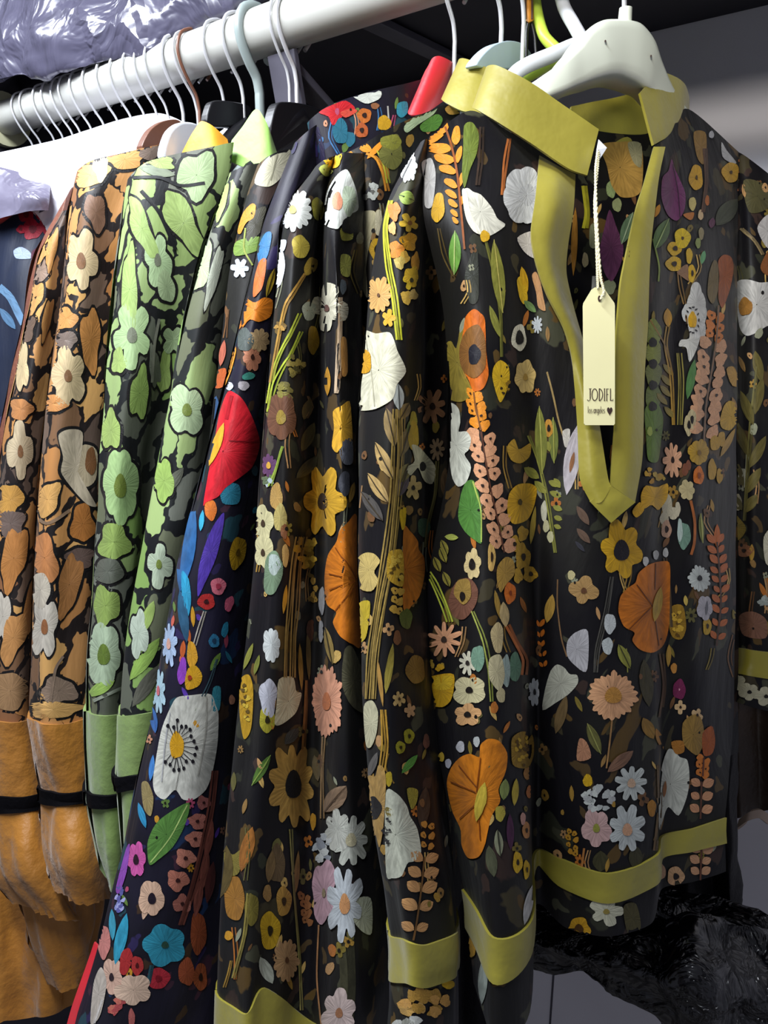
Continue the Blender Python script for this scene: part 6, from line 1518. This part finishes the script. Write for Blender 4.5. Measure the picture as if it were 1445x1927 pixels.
for i in range(60):
    up = tops[i] - bots[i]; h = np.linalg.norm(up); up /= h
    tan = tops[min(59, i + 1)] - tops[max(0, i - 1)]; tan /= np.linalg.norm(tan)
    nn = np.cross(tan, up); nn /= np.linalg.norm(nn)
    if nn @ (CAM - tops[i]) < 0: nn = -nn
    c = (tops[i] + bots[i]) / 2
    r = min(.0045, h * .3)
    for (a, b) in [(-1, -1), (-1, 1), (1, 1), (1, -1)]:
        for k in range(4):
            ang = {(-1, -1): math.pi, (-1, 1): math.pi / 2, (1, 1): 0, (1, -1): -math.pi / 2}[(a, b)]
            # walk the rounded corner
            ph = ang + math.pi / 2 - k * math.pi / 6
            cx_ = a * (h / 2 - r); cy_ = b * (th[i] / 2 - min(r, th[i] * .45))
            V.append(c + up * (cx_ + r * math.sin(ph) * (1 if True else 0)) * 1.0 + nn * (cy_ + min(r, th[i] * .45) * math.cos(ph)) - nn * th[i] * .5)
m = 16
# order corner points by angle so that the ring is convex
ring = []
for i in range(60):
    pts = np.array(V[i * m:(i + 1) * m]); c = pts.mean(axis=0)
    up = tops[i] - bots[i]; up /= np.linalg.norm(up)
    d = pts - c
    tan = tops[min(59, i + 1)] - tops[max(0, i - 1)]; tan /= np.linalg.norm(tan)
    nn = np.cross(tan, up); nn /= np.linalg.norm(nn)
    # rounded rectangle resampled as a superellipse
    h = np.linalg.norm(tops[i] - bots[i]); tk = th[i]
    c0 = (tops[i] + bots[i]) / 2
    if nn @ (CAM - c0) < 0: nn = -nn
    c0 = c0 - nn * tk / 2
    for k in range(m):
        a = 2 * math.pi * k / m + math.pi / m
        ca, sa = math.cos(a), math.sin(a)
        ring.append(c0 + up * (h / 2) * np.sign(sa) * abs(sa) ** .34 + nn * (tk / 2) * np.sign(ca) * abs(ca) ** .34)
for i in range(59):
    for k in range(m):
        k2 = (k + 1) % m
        F.append([i * m + k, i * m + k2, (i + 1) * m + k2, (i + 1) * m + k])
F.append([k for k in range(m)][::-1]); F.append([59 * m + k for k in range(m)])
mesh_obj('arms', ring, F, M_WHITEP, HA)
hc = at(1176, 34, .515)
v, f = tube_mesh([(np.array([hc - [0, 0, .004], hc + [0, 0, .006], hc + [0, 0, .0065]]), [.0048, .0044, .003])], 14); mesh_obj('hook_collar', v, f, M_WHITEP, HA)
hp = hook_pts(hc[0], hc[2], lean=0)
hp = hp + (np.array([hc[0], hc[1], hc[2]]) - hp[-1]) * np.linspace(0, 1, len(hp))[:, None] ** 2
v, f = tube_mesh([(hp, .0017)], 10); mesh_obj('hook', v, f, M_WIRE, HA)
for px_, py_ in ((1139, 77), (1225, 105)):
    p = at(px_, py_, .492 if px_ < 1200 else .519); q = p - CAM; q /= np.linalg.norm(q)
    v, f = tube_mesh([(np.array([p - q * .002, p + q * .006]), .0006)], 10); mesh_obj('pin_hole', v, f, M_INKD, HA)

# ================================================================== swing tag
TG = thing('swing_tag', at(1127, 545, .432), 'cream card swing tag printed with dark lettering and a small heart', 'tag')
def td(px, py): return .4305 + (px - 1097) * .00006 + (py - 541) * .000008
outl = [(1113,545),(1119,541),(1133,541),(1138,545),(1156,570),(1157,576),(1157,797),(1155,800),(1101,800),(1099,797),(1097,576),(1098,570)]
n = len(outl)
fr = np.array([at(a, b, td(a, b)) for a, b in outl]); q = FWD * .0007
V = np.concatenate([fr, fr + q]); F = [list(range(n)), [n + i for i in range(n)][::-1]] + [[i, n + i, n + (i + 1) % n, (i + 1) % n] for i in range(n)]
CARD = mesh_obj('card', V, F, M_CARD, TG, smooth=False)

def strokes(name, lines, w, mat, parent, lift=.0004):
    V, F = [], []
    for ln in lines:
        ww = w
        if isinstance(ln, tuple): ln, ww = ln
        P = np.asarray(ln, float)
        t = np.gradient(P, axis=0); t /= np.maximum(np.linalg.norm(t, axis=1), 1e-6)[:, None]
        nn = np.stack([-t[:, 1], t[:, 0]], axis=1) * ww / 2
        b = len(V); k = len(P)
        for s in (-1, 1):
            for i in range(k):
                p = P[i] + nn[i] * s
                V.append(at(p[0], p[1], td(*p) - lift))
        for i in range(k - 1):
            F.append([b + i, b + i + 1, b + k + i + 1, b + k + i])
    return mesh_obj(name, V, F, mat, parent, smooth=False)

def arc(cx, cy, rx, ry, a0, a1, n=20):
    return [(cx + rx * math.cos(a), cy + ry * math.sin(a)) for a in np.linspace(a0, a1, n)]
PI = math.pi
T, Bt = 731.5, 754.0
L = []
L += [([(1110.5, T), (1110.5, Bt - 4)] , 1.9), (arc(1107.6, Bt - 4, 2.9, 4.2, 0, PI * .85, 8), 1.2), ([(1108, T), (1113, T)], 1.0)]
L += [(arc(1119.0, (T + Bt) / 2, 5.2, 11, 0, 2 * PI, 28), 1.6)]
L += [([(1127.6, T), (1127.6, Bt)], 1.8), (arc(1127.6, (T + Bt) / 2, 6.2, 11, -PI / 2, PI / 2, 18), 1.5), ([(1126.6, T), (1129.5, T)], 1.0), ([(1126.6, Bt), (1129.5, Bt)], 1.0)]
L += [([(1137.4, T), (1137.4, Bt)], 1.7), ([(1135.9, T), (1138.9, T)], .9), ([(1135.9, Bt), (1138.9, Bt)], .9)]
L += [([(1141.6, T), (1141.6, Bt)], 1.7), ([(1140.6, T + .4), (1145.6, T + .4)], 1.2), ([(1141.4, 742), (1144.6, 742)], 1.1), ([(1140.4, Bt), (1142.9, Bt)], .9)]
L += [([(1148.6, T), (1148.6, Bt)], 1.7), ([(1147.6, T), (1149.8, T)], .9), ([(1147.8, Bt - .5), (1153.6, Bt - .5)], 1.3), ([(1153.3, Bt - 3.6), (1153.3, Bt)], .9)]
strokes('lettering', L, 1.6, M_INKD, CARD)
x = 1106.5; L2 = []
def ch(c, x):
    b, m_, tp = 777.5, 770.0, 764.5
    yc = (b + m_) / 2; ry = (b - m_) / 2
    if c == 'l': return [[(x, tp), (x, b)]], 2.0
    if c == 'o': return [arc(x + 1.5, yc, 1.5, ry, 0, 2 * PI, 14)], 4.2
    if c == 's': return [[(x + 2.4, m_ + .4), (x + .6, m_ + .6), (x + .3, m_ + 2.2), (x + 2.2, yc + .8), (x + 2.3, b - 1), (x + .2, b)]], 3.6
    if c == 'a': return [arc(x + 1.4, yc, 1.4, ry, 0, 2 * PI, 14), [(x + 2.9, m_), (x + 2.9, b)]], 4.3
    if c == 'n': return [[(x, m_), (x, b)], [(x, m_ + 2), (x + 1, m_ + .2), (x + 2.2, m_ + .6), (x + 2.5, m_ + 2), (x + 2.5, b)]], 3.8
    if c == 'g': return [arc(x + 1.4, yc, 1.4, ry, 0, 2 * PI, 14), [(x + 2.9, m_), (x + 2.9, b + 2.4), (x + 1.6, b + 3.4), (x + .2, b + 3)]], 4.3
    if c == 'e': return [[(x, yc), (x + 2.8, yc), (x + 2.5, m_ + .8), (x + 1.4, m_), (x + .3, m_ + 1.2), (x, yc), (x + .4, b - 1), (x + 1.6, b), (x + 2.8, b - 1)]], 3.9
    return [], 1.9
for c in 'los angeles':
    ls, adv = ch(c, x); L2 += ls; x += adv * .86
strokes('small_lettering', L2, .8, M_INKD, CARD)
hs = []
for a in np.linspace(0, 2 * PI, 30, endpoint=False):
    hs.append((1147.2 + 5.2 * math.sin(a) ** 3, 773.2 - .72 * (13 * math.cos(a) - 5 * math.cos(2 * a) - 2 * math.cos(3 * a) - math.cos(4 * a)) * .78))
V = [at(a, b, td(a, b) - .0004) for a, b in hs] + [at(1147.2, 774, td(1147, 774) - .0004)]
mesh_obj('heart', V, [[i, (i + 1) % 30, 30] for i in range(30)], M_INKD, CARD, smooth=False)
V = [at(a, b, td(a, b) - .0004) for a, b in arc(1128, 562, 3.2, 6.0, 0, 2 * PI, 16)] + [at(1128, 562, td(1128, 562) - .0004)]
mesh_obj('eyelet', V, [[i, (i + 1) % 16, 16] for i in range(16)], M_INKD, CARD, smooth=False)
# twisted cord, two plies down to the eyelet
def cord(path, r, ply, turns):
    P = spl(path, 90); t = np.gradient(P, axis=0); t /= np.linalg.norm(t, axis=1)[:, None]
    a = np.cross(t, FWD); a /= np.linalg.norm(a, axis=1)[:, None]; b = np.cross(t, a)
    out = []
    for k in range(2):
        th = np.linspace(0, turns * 2 * PI, 90) + k * PI
        out.append((P + (a * np.cos(th)[:, None] + b * np.sin(th)[:, None]) * ply, r))
    return out
v, f = tube_mesh(cord([at(1126,278,.446), at(1121,315,.440), at(1121,360,.436), at(1124,440,.433), at(1130,520,.4305), at(1136,548,.4295), at(1130,563,.4290)], .00055, .00042, 26) +
                 cord([at(1127,282,.446), at(1124,320,.440), at(1119,380,.436), at(1122,450,.433), at(1124,510,.431), at(1125,543,.430)], .00055, .00042, 24), 6)
mesh_obj('cord', v, f, M_CORD, TG)
V = [at(*p) for p in [(1126,262,.446),(1142,278,.446),(1122,282,.444),(1128,300,.445),(1120,304,.443),(1126,262,.449),(1142,278,.449),(1122,282,.449),(1128,300,.449),(1120,304,.449)]]
mesh_obj('cord_clip', V, [(0,2,1),(2,4,3),(2,3,1),(5,6,7),(7,8,9),(7,6,8),(0,1,6,5),(1,3,8,6),(3,4,9,8),(4,2,7,9),(2,0,5,7)], M_WHITEP2, TG, smooth=False)
